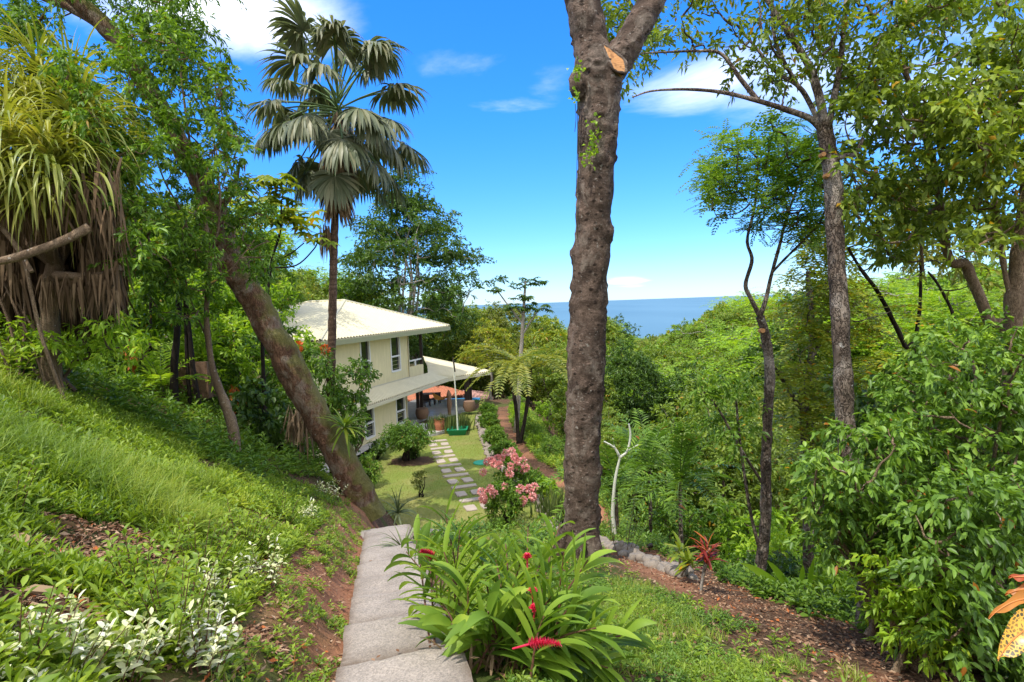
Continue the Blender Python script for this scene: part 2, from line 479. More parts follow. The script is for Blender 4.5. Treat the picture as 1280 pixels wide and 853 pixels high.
M['palm'] = leaf_mat('leaf_fan_palm', [(.056, .096, .058), (.082, .13, .082), (.12, .17, .112), (.19, .235, .17)], trans=.25, rough=.45, clump=.2, spec=.4, tcol=(1.1, 1.2, .6))
M['pandan'] = leaf_mat('leaf_strap', [(.065, .125, .02), (.11, .185, .032), (.17, .25, .05), (.27, .34, .10)], trans=.3, rough=.38, spec=.4)
M['deadleaf'] = leaf_mat('leaf_dead_hanging', [(.13, .08, .042), (.22, .145, .08), (.34, .235, .135), (.48, .36, .23)], trans=.12, rough=.8, spec=.15, tcol=(1, 1, 1))
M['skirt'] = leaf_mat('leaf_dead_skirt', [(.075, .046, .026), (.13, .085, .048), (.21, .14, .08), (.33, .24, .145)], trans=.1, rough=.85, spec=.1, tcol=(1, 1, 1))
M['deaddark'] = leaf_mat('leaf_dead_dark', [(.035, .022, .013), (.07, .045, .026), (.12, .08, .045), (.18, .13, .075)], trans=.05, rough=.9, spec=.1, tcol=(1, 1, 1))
M['litter'] = leaf_mat('leaf_litter', [(.10, .048, .026), (.18, .09, .048), (.29, .17, .10), (.45, .32, .21)], trans=.05, rough=.85, spec=.15, clump=.1, tcol=(1, 1, 1), odd=(.42, .13, .04), oddp=.05)
M['ginger'] = leaf_mat('leaf_ginger', [(.055, .14, .02), (.09, .21, .028), (.15, .30, .04), (.28, .42, .06)], trans=.38, rough=.48, spec=.3, clump=.35, cscale=3)
M['herb'] = leaf_mat('leaf_herb', [(.05, .12, .014), (.085, .19, .02), (.14, .27, .03), (.24, .37, .05)], trans=.38, clump=.45, cscale=.5)
M['herbdark'] = leaf_mat('leaf_herb_deep', [(.03, .09, .015), (.055, .15, .022), (.09, .21, .03), (.14, .28, .045)], trans=.35, clump=.45, cscale=.5)
M['grass'] = leaf_mat('grass_blade', [(.05, .12, .015), (.08, .18, .022), (.13, .24, .033), (.22, .32, .06)], trans=.35, clump=.5, cscale=.6)
M['turf'] = leaf_mat('turf_blade', [(.075, .115, .02), (.11, .155, .028), (.155, .195, .04), (.21, .25, .06)], trans=.25, clump=.6, cscale=.35)
M['white_leaf'] = leaf_mat('leaf_white_variegated', [(.09, .20, .04), (.22, .34, .12), (.55, .60, .42), (.74, .74, .62)], trans=.25, clump=.1, rough=.5, tcol=(1, 1, .85))
M['cordred'] = leaf_mat('leaf_red_cordyline', [(.16, .02, .02), (.36, .05, .025), (.55, .17, .04), (.60, .36, .08)], trans=.35, clump=.1, tcol=(1.4, .8, .5))
M['orange_leaf'] = leaf_mat('leaf_orange', [(.35, .10, .02), (.5, .17, .03), (.6, .28, .04)], trans=.35, clump=.1, tcol=(1.2, 1, .6))
M['coral'] = leaf_mat('petal_coral', [(.70, .24, .22), (.80, .38, .34), (.85, .52, .48)], trans=.3, clump=.1, tcol=(1.2, 1, 1))
M['redfl'] = leaf_mat('petal_crimson', [(.60, .012, .05), (.75, .03, .09), (.8, .10, .18)], trans=.25, clump=.1, tcol=(1.2, 1, 1))
M['orangefl'] = leaf_mat('petal_orange', [(.65, .12, .02), (.75, .2, .03)], trans=.3, clump=.1, tcol=(1.2, 1, 1))
M['snake'] = leaf_mat('leaf_snake_plant', [(.025, .06, .02), (.05, .10, .03), (.10, .16, .05)], trans=.1, clump=.1)
M['agave'] = leaf_mat('leaf_agave', [(.05, .10, .05), (.08, .14, .07), (.12, .19, .10)], trans=.1, clump=.1)
# croton: yellow with dark net
def croton_mat():
    N = NT('leaf_croton_spotted')
    v = N.n('ShaderNodeTexVoronoi', feature='DISTANCE_TO_EDGE'); v.inputs['Scale'].default_value = 62
    N.l(N.coord('Object', (1, 1, 1)), v.inputs['Vector'])
    spot = N.ramp(v.outputs['Distance'], [(.10, (0,)*3), (.17, (1,)*3)])
    m = N.math('MULTIPLY', spot, N.ramp(N.noise(6, 2, .5, N.coord('Object')), [(.32, (0,)*3), (.5, (1,)*3)]))
    c = N.mix(N.noise(7, 3, .6, N.coord('Object')), (.62, .26, .025), (.74, .46, .05)); c = N.mix(m, c, (.07, .055, .015))
    return N.fin(N.bsdf(c, .35, .5))
M['croton'] = croton_mat()
# bark
M['bark_big'] = bark_mat('bark_knobbly_brown', (.15, .10, .072), (.44, .31, .235), spot=(.45, .40, .34), sc=9, lich=.64, stretch=(1, 1, 1.8), bumps=1.0, bd=.05, fiss=.45, knots=6.5, blotch=(.36, .29, .23))
M['bark_lean'] = bark_mat('bark_reddish_mossy', (.17, .085, .048), (.38, .215, .135), spot=(.42, .38, .33), moss=(.15, .14, .035), sc=5, lich=.70, fiss=.4, blotch=(.34, .27, .2), bumps=.9, bd=.04)
M['bark_grey'] = bark_mat('bark_grey_brown', (.14, .10, .075), (.34, .265, .20), spot=(.46, .43, .38), sc=6, lich=.66, blotch=(.42, .36, .30), bumps=1.0, bd=.04, stretch=(1, 1, .55))
M['bark_pale'] = bark_mat('bark_pale', (.36, .31, .25), (.55, .50, .43), sc=8, spot=(.5, .48, .44))
M['bark_dark'] = bark_mat('bark_dark', (.025, .018, .014), (.07, .05, .038), sc=9)
M['bark_tan'] = bark_mat('bark_tan', (.22, .145, .085), (.42, .31, .20), spot=(.45, .4, .33), sc=9, lich=.66)
M['bark_palm'] = bark_mat('bark_ringed_palm', (.12, .07, .045), (.25, .16, .11), rings=1.6, sc=5, spot=(.36, .3, .25), lich=.68)
M['twig'] = plain('twig_brown', (.12, .085, .055), .9, .2, .3)
M['stem_green'] = plain('stem_green', (.10, .16, .04), .6, .3, .2)
M['stem_red'] = plain('stem_redbrown', (.13, .06, .035), .6, .3, .2)
def cut_mat():
    N = NT('cut_wood'); co = N.coord('Object'); n1 = N.noise(9, 5, .65, co)
    wv = N.n('ShaderNodeTexWave', wave_type='RINGS', rings_direction='SPHERICAL'); wv.inputs['Scale'].default_value = 9; wv.inputs['Distortion'].default_value = 3.5; wv.inputs['Detail'].default_value = 3; N.l(co, wv.inputs['Vector'])
    c = N.mix(n1, (.50, .21, .07), (.72, .42, .19)); c = N.mix(N.math('MULTIPLY', wv.outputs['Fac'], .45), c, (.36, .15, .06))
    c = N.mix(N.ramp(N.noise(4, 4, .6, co), [(.58, (0,)*3), (.68, (.8,)*3)]), c, (.16, .07, .035))
    return N.fin(N.bsdf(c, .85, .2, N.bump(n1, .6, .02)))
M['cutwood'] = cut_mat()
M['rope'] = plain('vine_strand', (.06, .055, .035), .9, .1)
# ------------------------------------------------------------------ terrain sheet
def gax(segs):
    out = [np.array([segs[0][0]])]
    for a, b, n, mode in segs:
        if mode == 'l': out.append(np.linspace(a, b, n+1)[1:])
        else:
            s = 1 if b > a else -1
            out.append(a + (b-a)*(np.expm1(np.linspace(0, 3.2, n+1))/math.expm1(3.2))[1:])
    return np.concatenate(out)
gx = np.concatenate([-(gax([(60, 2400, 26, 'g')])[::-1]), gax([(-60, -16, 40, 'l'), (-16, 8, 170, 'l'), (8, 60, 52, 'l'), (60, 2400, 26, 'g')])[1:]])
gy = gax([(-60, -10, 12, 'l'), (-10, 0, 26, 'l'), (0, 26, 180, 'l'), (26, 50, 96, 'l'), (50, 130, 50, 'l'), (130, 2400, 40, 'g')])
X, Y = np.meshgrid(gx, gy)
Z = H(X, Y)
tb = MB()
nx, ny = len(gx), len(gy)
i = np.arange(ny-1)[:, None]*nx; j = np.arange(nx-1)[None]
Q = np.stack([i+j, i+j+1, i+j+nx+1, i+j+nx], -1).reshape(-1, 4)
tb.add(np.stack([X, Y, Z], -1).reshape(-1, 3), Q)
x, y = X.ravel(), Y.ravel()
dl = XP(y)-.62-x; dr = x-XP(y)-.62; xe = XE(y)
# where soil, grass and mulch lie
red = (sstep(dl, -.4, 0)*(1-sstep(dl+.35*n2(x, y, 1.3, 2, 2), .55, 1.3))*(y < 17.5))
mul = sstep(x-xe+.6*n2(x, y, 1.6, 3, 4), -2.3, -1.4)*(1-sstep(x-xe, 1.6, 3.2))*(y < 24)
red = np.clip(red + .9*mul*sstep(n2(x, y, 1.2, 3, 8)+.25*(y-11)/3, -.35, .4), 0, 1)
kx = x-KERB(y)+.25*n2(x, y, 1.4, 2, 14); strip = sstep(kx, 1.3, 1.6)*(1-sstep(kx, 2.3, 2.7))*(y > 19)*(y < 48)
red = np.clip(red+strip*(.35+.5*n2(x, y, 1.0, 2, 15)), 0, 1)
gr = np.where(dl > 0, .35+.3*n2(x, y, 1.5, 3, 6), .45+.35*n2(x, y, 1.2, 3, 6))
gr = np.clip(np.where(x > xe+.5, .25, gr)*(1-mul)*(1-strip), 0, 1)
def zone(me, name, v):
    a = me.attributes.new(name, 'FLOAT', 'POINT'); a.data.foreach_set('value', np.asarray(v, np.float32))
def ground_mat():
    N = NT('soil_litter_and_moss')
    at = lambda n: (lambda a: (setattr(a, 'attribute_name', n), a.outputs['Fac'])[1])(N.n('ShaderNodeAttribute'))
    co = N.coord('Object')
    n1 = N.noise(5, 8, .65, co); n2_ = N.noise(38, 5, .7, co); n3 = N.noise(1.1, 4, .6, co)
    v = N.n('ShaderNodeTexVoronoi'); v.inputs['Scale'].default_value = 26; N.l(co, v.inputs['Vector'])
    chips = N.ramp(v.outputs['Color'], [(.2, (.08, .042, .024)), (.5, (.18, .10, .058)), (.8, (.30, .19, .115)), (1, (.42, .31, .21))])
    lit = N.mix(n2_, (.035, .020, .013), chips)
    soil = N.mix(n1, (.22, .075, .035), (.40, .17, .085))
    soil = N.mix(N.math('MULTIPLY', n2_, .5), soil, (.46, .27, .17))
    g = N.mix(n1, (.03, .065, .012), (.085, .125, .022))
    c = N.mix(at('red'), lit, soil)
    gm = N.ramp(N.math('ADD', at('grass'), N.math('MULTIPLY', N.math('SUBTRACT', n3, .5), .6)), [(.3, (0,)*3), (.62, (1,)*3)])
    c = N.mix(gm, c, g)
    h = N.math('ADD', n1, N.math('MULTIPLY', n2_, .5))
    return N.fin(N.bsdf(c, .95, .1, N.bump(h, .8, .06)))
M['ground'] = ground_mat()
terrain = tb.build('ground', M['ground']); tag(terrain, None, None, None, 'structure')
zone(terrain.data, 'red', red); zone(terrain.data, 'grass', gr)

# ------------------------------------------------------------------ sea
sb = MB()
sb.add([[-9e4, 150, -125], [9e4, 150, -125], [9e4, 1.6e5, -125], [-9e4, 1.6e5, -125]], [[0, 1, 2, 3]])
def sea_mat():
    N = NT('sea_water')
    co = N.coord('Object', (1, .35, 1))
    w = N.noise(.02, 4, .6, co); big = N.noise(.0011, 3, .5, N.coord('Object', (1, .22, 1)))
    c = N.mix(N.ramp(big, [(.35, (0,)*3), (.65, (1,)*3)]), (.085, .175, .225), (.105, .205, .26))
    return N.fin(N.bsdf(c, .55, .35, N.bump(w, .5, 2.0)))
M['sea'] = sea_mat()
tag(sb.build('sea', M['sea'], smooth=False), None, None, None, 'structure')

# ------------------------------------------------------------------ lawn sheet
LY = np.linspace(20.6, 46, 110)
def lawn_l(y): return np.interp(y, [20.6, 22, 27, 32, 34.5, 38.3, 40, 46], [-3.6, -5.2, -8.6, -10.2, -9.6, -4.6, -4.4, -4.3])
def lawn_r(y): return KERB(y)-.12
lb = MB(); NU = 70
U = np.linspace(0, 1, NU)[None]
LX = lawn_l(LY)[:, None]*(1-U)+lawn_r(LY)[:, None]*U
LYY = LY[:, None]+0*LX + np.where(LY[:, None] < 21, .35*np.sin(LX*2.1), 0)
lz = H(LX, LYY)+.03
i = np.arange(len(LY)-1)[:, None]*NU; j = np.arange(NU-1)[None]
lb.add(np.stack([LX, LYY, lz], -1).reshape(-1, 3), np.stack([i+j, i+j+1, i+j+NU+1, i+j+NU], -1).reshape(-1, 4))
def lawn_mat():
    N = NT('mown_lawn')
    co = N.coord('Object')
    a = N.noise(.55, 5, .6, co); b = N.noise(14, 5, .7, co)
    c = N.mix(b, (.115, .165, .028), (.24, .285, .062))
    c = N.mix(N.ramp(a, [(.42, (0,)*3), (.68, (.75,)*3)]), c, (.31, .27, .10))
    c = N.mix(N.ramp(N.noise(.9, 3, .6, co), [(.66, (0,)*3), (.74, (.8,)*3)]), c, (.20, .13, .06))
    return N.fin(N.bsdf(c, .95, .1, N.bump(b, .9, .05)))
M['lawn'] = lawn_mat()
tag(lb.build('lawn', M['lawn']), None, None, None, 'structure')

# ------------------------------------------------------------------ concrete stepped path
def concrete(name, c1, c2, sc=3, shade_dirt=False):
    N = NT(name); co = N.coord('Object')
    a = N.noise(sc, 6, .65, co); b = N.noise(60, 4, .7, co); s = N.noise(1.1, 4, .6, co, .6)
    c = N.mix(a, c1, c2); c = N.mix(N.math('MULTIPLY', b, .45), c, (.38, .35, .31))
    c = N.mix(N.ramp(s, [(.5, (0,)*3), (.72, (.55,)*3)]), c, (.16, .135, .11))
    if shade_dirt:
        at = N.n('ShaderNodeAttribute'); at.attribute_name = 'shade_dirt'
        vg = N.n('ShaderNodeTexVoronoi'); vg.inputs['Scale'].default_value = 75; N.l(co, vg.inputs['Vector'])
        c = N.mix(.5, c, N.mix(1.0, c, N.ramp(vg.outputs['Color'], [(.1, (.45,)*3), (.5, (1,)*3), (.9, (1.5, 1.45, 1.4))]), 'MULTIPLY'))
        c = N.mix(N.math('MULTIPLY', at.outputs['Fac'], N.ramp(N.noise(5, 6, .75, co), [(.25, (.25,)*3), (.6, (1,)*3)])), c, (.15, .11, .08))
    return N.fin(N.bsdf(c, .92, .15, N.bump(N.math('ADD', a, N.math('MULTIPLY', b, .7)), .55, .025)))
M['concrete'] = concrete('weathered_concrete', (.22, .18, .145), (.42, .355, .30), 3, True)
M['slab'] = concrete('pale_slab_stone', (.34, .27, .21), (.50, .41, .33), 2)
pb = MB(); SHADE_DIRT = []
def step_block(mb, c, d, half, length, z0, z1, thick=.5, seed=0, mi=0):
    """a tread: top grid from c along d, sloping z0 to z1, with uneven edges"""
    d = nrm(np.array([d[0], d[1], 0.0])); s = np.array([d[1], -d[0], 0])
    nu, nv = 15, 13
    u = np.linspace(0, 1, nu); v = np.linspace(-1, 1, nv)
    Ug, Vg = np.meshgrid(u, v, indexing='ij')
    edge = half*(1+.035*n2(Ug*length+c[1], Vg*0+seed*3.1, .35, 2, seed))
    pos = c[None, None]+d*(Ug*length)[..., None]+s*(Vg*edge)[..., None]
    fr = .05*n2(Vg*half, Ug*0+seed, .3, 2, seed+7)
    pos = pos+d*np.where(Ug > .95, fr, 0)[..., None]
    z = z0+(z1-z0)*Ug+.012*n2(pos[..., 0], pos[..., 1], .25, 3, 3)
    z = z-.012*np.clip(np.abs(Vg)-.86, 0, 1)/.14 - .012*np.clip(Ug-.93, 0, 1)/.07
    pos[..., 2] = z
    SHADE_DIRT.append(np.clip(1-(Ug-.26)/.22, 0, 1).ravel()+.9*np.clip((np.abs(Vg)-.8)/.2, 0, 1).ravel());  # step shade painted below each riser, plus dirt along the side edges
    V = pos.reshape(-1, 3)
    i = np.arange(nu-1)[:, None]*nv; j = np.arange(nv-1)[None]
    mb.add(V, np.stack([i+j, i+nv+j, i+nv+j+1, i+j+1], -1).reshape(-1, 4)[:, ::-1], mi)
    rim = np.concatenate([pos[:, 0], pos[-1, 1:], pos[-2::-1, -1], pos[0, -2:0:-1]])
    low = rim-np.array([0, 0, thick]); n = len(rim); SHADE_DIRT.append(np.full(2*n, .5))
    mb.add(np.concatenate([rim, low]), [[k, (k+1) % n, n+(k+1) % n, n+k] for k in range(n)], mi)
dpath = nrm(np.array([-.245, 1, 0]))
yk = [-3.0, -1.2, .4, 1.9, 3.3, 4.55, 5.75, 6.8, 7.9, 9.1, 10.4, 11.7, 13.1]
for k in range(len(yk)-1):
    ya, yb = yk[k], yk[k+1]
    c = np.array([XP(ya), ya, 0]); L = (yb-ya)/dpath[1]+.09
    za = float(ZP(ya))-.02+.08; zb = za-.27*(yb-ya)+.15
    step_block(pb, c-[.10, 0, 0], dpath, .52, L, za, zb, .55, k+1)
# lower flight, turning towards the lawn
cc = np.array([XP(13.1)-.1, 13.1, 0]); hd = -.3; zz = float(ZP(13.1))
for k in range(10):
    d = np.array([math.sin(hd), math.cos(hd), 0])
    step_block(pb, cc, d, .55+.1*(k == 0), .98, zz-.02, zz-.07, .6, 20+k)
    cc = cc+d*.82; zz -= .34; hd += .16
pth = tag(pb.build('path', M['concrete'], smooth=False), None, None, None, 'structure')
zone(pth.data, 'shade_dirt', np.clip(np.concatenate(SHADE_DIRT), 0, 1))

# ------------------------------------------------------------------ stepping stones across the lawn
SA = [(521, 435.7), (524, 449.5), ]
def stone(c, ang, lx, ly, label, i):
    b = MB(); n = 24
    a = np.linspace(0, 2*np.pi, n, endpoint=False)
    sq = np.stack([np.sign(np.cos(a))*np.abs(np.cos(a))**.3*lx/2, np.sign(np.sin(a))*np.abs(np.sin(a))**.3*ly/2], -1)
    sq = sq*(1+.05*rng.normal(size=(n, 1)))
    cs, sn = math.cos(ang), math.sin(ang)
    xy = sq @ np.array([[cs, sn], [-sn, cs]])
    top = np.c_[xy*.94, np.full(n, .085)]; mid = np.c_[xy, np.full(n, .06)]; bot = np.c_[xy, np.full(n, -.05)]
    V = np.concatenate([top, mid, bot, [[0, 0, .088]]])
    F = [[k, (k+1) % n, n+(k+1) % n, n+k][::-1] for k in range(n)]+[[n+k, n+(k+1) % n, 2*n+(k+1) % n, 2*n+k][::-1] for k in range(n)]
    b.add(V, F); b.f.append((np.array([[k, (k+1) % n, 3*n] for k in range(n)]), 0))
    o = b.build('stepping_stone', M['slab'], smooth=False)
    o.location = [float(q) for q in c]
    return tag(o, label, 'stepping stone', 'stepping stones across the lawn')
line = [(546.5, 552), (555, 571), (563, 584), (571, 597), (583, 614), (600, 638)]
lw = np.array([G(a, b) for a, b in line])
def along(s):
    seg = np.r_[0, np.cumsum(np.linalg.norm(np.diff(lw[:, :2], axis=0), axis=1))]
    return np.array([np.interp(s, seg, lw[:, k]) for k in (0, 1)]), seg[-1]
_, tot = along(0)
s = .1; k = 0; rows = []
while s < tot:
    rows.append(('bar', s)); rows.append(('pair', s+.98)); s += 1.95
for n_, (kind, s) in enumerate(rows):
    p, _ = along(min(s, tot)); q, _ = along(min(s+.1, tot)+1e-3); q0, _ = along(min(s, tot)-.1)
    d = nrm(np.r_[q-q0, 0]); ang = math.atan2(d[1], d[0])-math.pi/2
    sd = np.array([d[1], -d[0]])
    zz = float(H(*p))
    if kind == 'bar':
        stone((p[0], p[1], zz), ang+rng.normal()*.05, 1.25, .36, 'long pale slab laid crosswise in the stepping path over the lawn', n_)
    else:
        for sg in (-1, 1):
            pp = p+sd*sg*.36
            stone((pp[0], pp[1], zz), ang+rng.normal()*.06, .50, .66, 'short square pale stone, one of a pair between long slabs of the stepping path', n_)

# ------------------------------------------------------------------ stone kerb
M['rock'] = concrete('kerb_stone', (.15, .115, .085), (.34, .28, .22), 5)
def rocks(mb, c, r, mi=0, flat=.75):
    import itertools
    # blob from a lat-long sphere pushed by noise
    nu, nv = 9, 6
    th = np.linspace(0, 2*np.pi, nu, endpoint=False); ph = np.linspace(0, np.pi, nv)
    Vs = np.array([[math.sin(p)*math.cos(t), math.sin(p)*math.sin(t), math.cos(p)*flat] for p in ph for t in th])
    rr = 1+.28*fbm(Vs*1.3+np.asarray(c)*3.3, 2, 4)
    Vs = Vs*rr[:, None]*np.asarray(r)+np.asarray(c)
    i = np.arange(nv-1)[:, None]*nu; j = np.arange(nu)[None]; j2 = (j+1) % nu
    mb.add(Vs, np.stack([i+j, i+nu+j, i+nu+j2, i+j2], -1).reshape(-1, 4), mi)
kb = MB()
for yy in np.arange(10.4, 44, .16):
    k = 2 if yy < 34 else 1
    for q in range(k+1):
        xx = KERB(yy)+rng.uniform(-.05, .36)
        rocks(kb, (xx, yy+rng.uniform(-.1, .1), float(H(xx, yy))+rng.uniform(-.03, .10)), rng.uniform(.10, .20, 3))
kw = kb.build('stone_kerb', M['rock'], smooth=True)
tag(kw, 'low kerb of grey field stones running uphill beside the lawn and bare red soil', 'kerb')

# ------------------------------------------------------------------ world and sun
w = bpy.data.worlds.new('World'); sc.world = w; w.use_nodes = True
nt = w.node_tree; nt.nodes.clear()
SUN = nrm(np.array([-.30, -.36, 1.0]))
elev = math.asin(SUN[2]); az = math.atan2(SUN[0], SUN[1])
out = nt.nodes.new('ShaderNodeOutputWorld'); bg = nt.nodes.new('ShaderNodeBackground')
sky = nt.nodes.new('ShaderNodeTexSky'); sky.sky_type = 'NISHITA'; sky.sun_disc = False
sky.sun_elevation = elev; sky.sun_rotation = az; sky.altitude = 100; sky.air_density = 1.0; sky.dust_density = .15; sky.ozone_density = 3.0
hs = nt.nodes.new('ShaderNodeHueSaturation'); hs.inputs['Saturation'].default_value = SKYSAT; hs.inputs['Hue'].default_value = SKYHUE
nt.links.new(sky.outputs[0], hs.inputs['Color'])
tc0 = nt.nodes.new('ShaderNodeTexCoord'); sp0 = nt.nodes.new('ShaderNodeSeparateXYZ'); nt.links.new(tc0.outputs['Generated'], sp0.inputs[0])
tint = nt.nodes.new('ShaderNodeValToRGB'); nt.links.new(sp0.outputs[2], tint.inputs[0])
for k_, (p_, c_) in enumerate(TINT):
    if k_ > 1: tint.color_ramp.elements.new(.5)
    tint.color_ramp.elements[k_].position = p_; tint.color_ramp.elements[k_].color = (*c_, 1)
gm = nt.nodes.new('ShaderNodeVectorMath'); gm.operation = 'MULTIPLY'
nt.links.new(hs.outputs[0], gm.inputs[0]); nt.links.new(tint.outputs[0], gm.inputs[1])
# wispy clouds on a high flat layer, plus unseen white fill cover
tc = nt.nodes.new('ShaderNodeTexCoord'); sp = nt.nodes.new('ShaderNodeSeparateXYZ'); nt.links.new(tc.outputs['Generated'], sp.inputs[0])
def wm(op, a, b, cl=False):
    n = nt.nodes.new('ShaderNodeMath'); n.operation = op; n.use_clamp = cl
    for k, v in enumerate((a, b)):
        if hasattr(v, 'links'): nt.links.new(v, n.inputs[k])
        else: n.inputs[k].default_value = v
    return n.outputs[0]
zc = wm('ADD', wm('MAXIMUM', sp.outputs[2], 0.0), .10)
cb = nt.nodes.new('ShaderNodeCombineXYZ')
nt.links.new(wm('DIVIDE', sp.outputs[0], zc), cb.inputs[0]); nt.links.new(wm('DIVIDE', sp.outputs[1], zc), cb.inputs[1])
mp = nt.nodes.new('ShaderNodeMapping'); mp.inputs['Location'].default_value = CLOUDOFF; mp.inputs['Rotation'].default_value = (0, 0, .5); mp.inputs['Scale'].default_value = (1.0, 1.25, 1)
nt.links.new(cb.outputs[0], mp.inputs[0])
def wnoise(scale, det, rough, dist=0):
    n = nt.nodes.new('ShaderNodeTexNoise'); n.inputs['Scale'].default_value = scale; n.inputs['Detail'].default_value = det
    n.inputs['Roughness'].default_value = rough; n.inputs['Distortion'].default_value = dist
    nt.links.new(mp.outputs[0], n.inputs['Vector']); return n.outputs['Fac']
cl = wm('ADD', wm('MULTIPLY', wnoise(.9, 9, .6, .6), .8), wm('MULTIPLY', wnoise(.35, 2, .5), .25))
best = None
for (bx, by, bw, bh, st_) in CLOUDS:
    d0 = ray(bx, by); d0 = d0/np.linalg.norm(d0); rgt = nrm(np.cross(d0, [0, 0, 1.0])); upv = np.cross(rgt, d0)
    def dot(vec):
        n = nt.nodes.new('ShaderNodeVectorMath'); n.operation = 'DOT_PRODUCT'; nt.links.new(tc.outputs['Generated'], n.inputs[0]); n.inputs[1].default_value = [float(q) for q in vec]; return n.outputs['Value']
    fx = wm('MULTIPLY', dot(rgt), FPX/bw); fy = wm('MULTIPLY', dot(upv), FPX/bh)
    rr2 = wm('ADD', wm('MULTIPLY', fx, fx), wm('MULTIPLY', fy, fy))
    front = wm('GREATER_THAN', dot(d0), 0.0)
    m_ = wm('MULTIPLY', wm('MULTIPLY', wm('MAXIMUM', wm('SUBTRACT', 1.0, rr2), 0.0), st_), front)
    best = m_ if best is None else wm('MAXIMUM', best, m_)
back_fill = wm('MULTIPLY', wm('MAXIMUM', wm('SUBTRACT', .5, sp.outputs[1]), 0.0), BACK_FILL)  # white cover outside the view, added behind and overhead as neutral fill light
top_fill = wm('MULTIPLY', wm('MAXIMUM', wm('SUBTRACT', sp.outputs[2], .62), 0.0), TOP_FILL)
cov = wm('ADD', wm('ADD', cl, best), wm('ADD', back_fill, top_fill))
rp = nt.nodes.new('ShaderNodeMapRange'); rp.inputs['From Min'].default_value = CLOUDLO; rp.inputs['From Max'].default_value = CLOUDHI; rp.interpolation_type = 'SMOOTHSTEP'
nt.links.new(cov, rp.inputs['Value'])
mx = nt.nodes.new('ShaderNodeMix'); mx.data_type = 'RGBA'
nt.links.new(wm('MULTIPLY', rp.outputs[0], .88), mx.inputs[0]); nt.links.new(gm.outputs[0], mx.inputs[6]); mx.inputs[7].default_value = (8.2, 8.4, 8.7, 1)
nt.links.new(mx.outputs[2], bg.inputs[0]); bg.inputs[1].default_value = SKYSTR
nt.links.new(bg.outputs[0], out.inputs[0])
sl = bpy.data.lights.new('sun', 'SUN'); sl.energy = SUNSTR; sl.angle = R_(.6); sl.color = (1, .955, .88)
so = bpy.data.objects.new('sun', sl); col.objects.link(so)
from mathutils import Vector, Matrix
so.rotation_euler = Vector([float(a) for a in SUN]).to_track_quat('Z', 'Y').to_euler()
so.location = (-20, -20, 60)

cam = bpy.data.cameras.new('camera'); co_ = bpy.data.objects.new('camera', cam); col.objects.link(co_)
cam.lens = 20.0; cam.sensor_width = 36; cam.clip_end = 4e5; cam.clip_start = .05
co_.matrix_world = Matrix([[CR[0], CU[0], -fw[0], 0], [CR[1], CU[1], -fw[1], 0], [CR[2], CU[2], -fw[2], 0], [0, 0, 0, 1]])
sc.camera = co_
sc.view_settings.view_transform = 'Standard'; sc.view_settings.look = 'None'; sc.view_settings.gamma = 1; sc.view_settings.exposure = EXPO
# ------------------------------------------------------------------ house
M['wall'] = plain('cream_render', (.70, .60, .34), .85, .2, .07, 3, .1, 0, (2, 2, .35))
M['trim'] = plain('white_trim', (.74, .72, .66), .6, .3, .03)
M['fascia'] = plain('olive_gutter', (.30, .29, .15), .5, .4, .06)
M['soffit'] = plain('cream_soffit', (.55, .50, .35), .8, .2, .04)
M['roofm'] = plain('cream_metal_roof', (.60, .54, .36), .5, .4, .05, 2)
M['glass'] = plain('dark_window_glass', (.012, .014, .014), .06, .6, .1)
M['tile'] = plain('blue_grey_tile', (.34, .33, .32), .2, .6, .1, 2)
M['paving'] = concrete('pale_terrace_concrete', (.50, .48, .45), (.64, .62, .58), 2)
M['darkwood'] = plain('dark_post', (.035, .022, .018), .5, .4, .2, 12, .2, 0, (1, 1, .2))
M['wicker'] = plain('brown_wicker', (.20, .12, .075), .8, .2, .3, 30, .5)
M['terracotta'] = plain('terracotta', (.45, .17, .09), .8, .2, .12)
M['greenpaint'] = plain('green_plastic', (.012, .20, .085), .45, .4, .08)
M['whitepole'] = plain('pale_pole', (.62, .62, .52), .5, .4, .1)
PHI = math.atan2(2.4, 7.5)
UA = np.array([math.sin(PHI), math.cos(PHI), 0])         # along the visible wall, away from the camera
UN = np.array([math.cos(PHI), -math.sin(PHI), 0])        # out of the visible wall
O0 = np.array([-9.3, 35.5, 0.0])
def HP(a, n, z): return O0+UA*a+UN*n+np.array([0, 0, z])
ZF, ZE = -8.5, -1.6
house = thing('house', 'two storey cream house with cream metal hip roof behind the leaning trunk', 'house', HP(0, 0, ZF))
def hbox(mb, a0, a1, n0, n1, z0, z1, mi=0):
    V = [HP(a, n, z) for z in (z0, z1) for n in (n0, n1) for a in (a0, a1)]
    mb.add(V, [[0, 2, 3, 1], [4, 5, 7, 6], [0, 1, 5, 4], [2, 6, 7, 3], [0, 4, 6, 2], [1, 3, 7, 5]], mi)
def wall_with_holes(mb, a0, a1, z0, z1, n0, n1, holes):
    """wall slab of thickness n0..n1 pierced by window holes (sorted along a)"""
    cur = a0
    for (h0, h1, b0, b1) in sorted(holes):
        hbox(mb, cur, h0, n0, n1, z0, z1); hbox(mb, h0, h1, n0, n1, z0, b0); hbox(mb, h0, h1, n0, n1, b1, z1); cur = h1
    hbox(mb, cur, a1, n0, n1, z0, z1)
A0, AU, AL = -6.0, 5.85, 5.3   # wall ends: near end, upper far end, lower far end
up_holes = [(-.35, .65, -4.25, -1.98), (3.35, 4.55, -4.35, -1.98)]
lo_holes = [(-.25, .75, -8.15, -6.0), (3.7, 4.9, -8.1, -6.05)]
wu = MB(); wall_with_holes(wu, A0, AU, -5.25, ZE+.1, -.22, 0, up_holes)
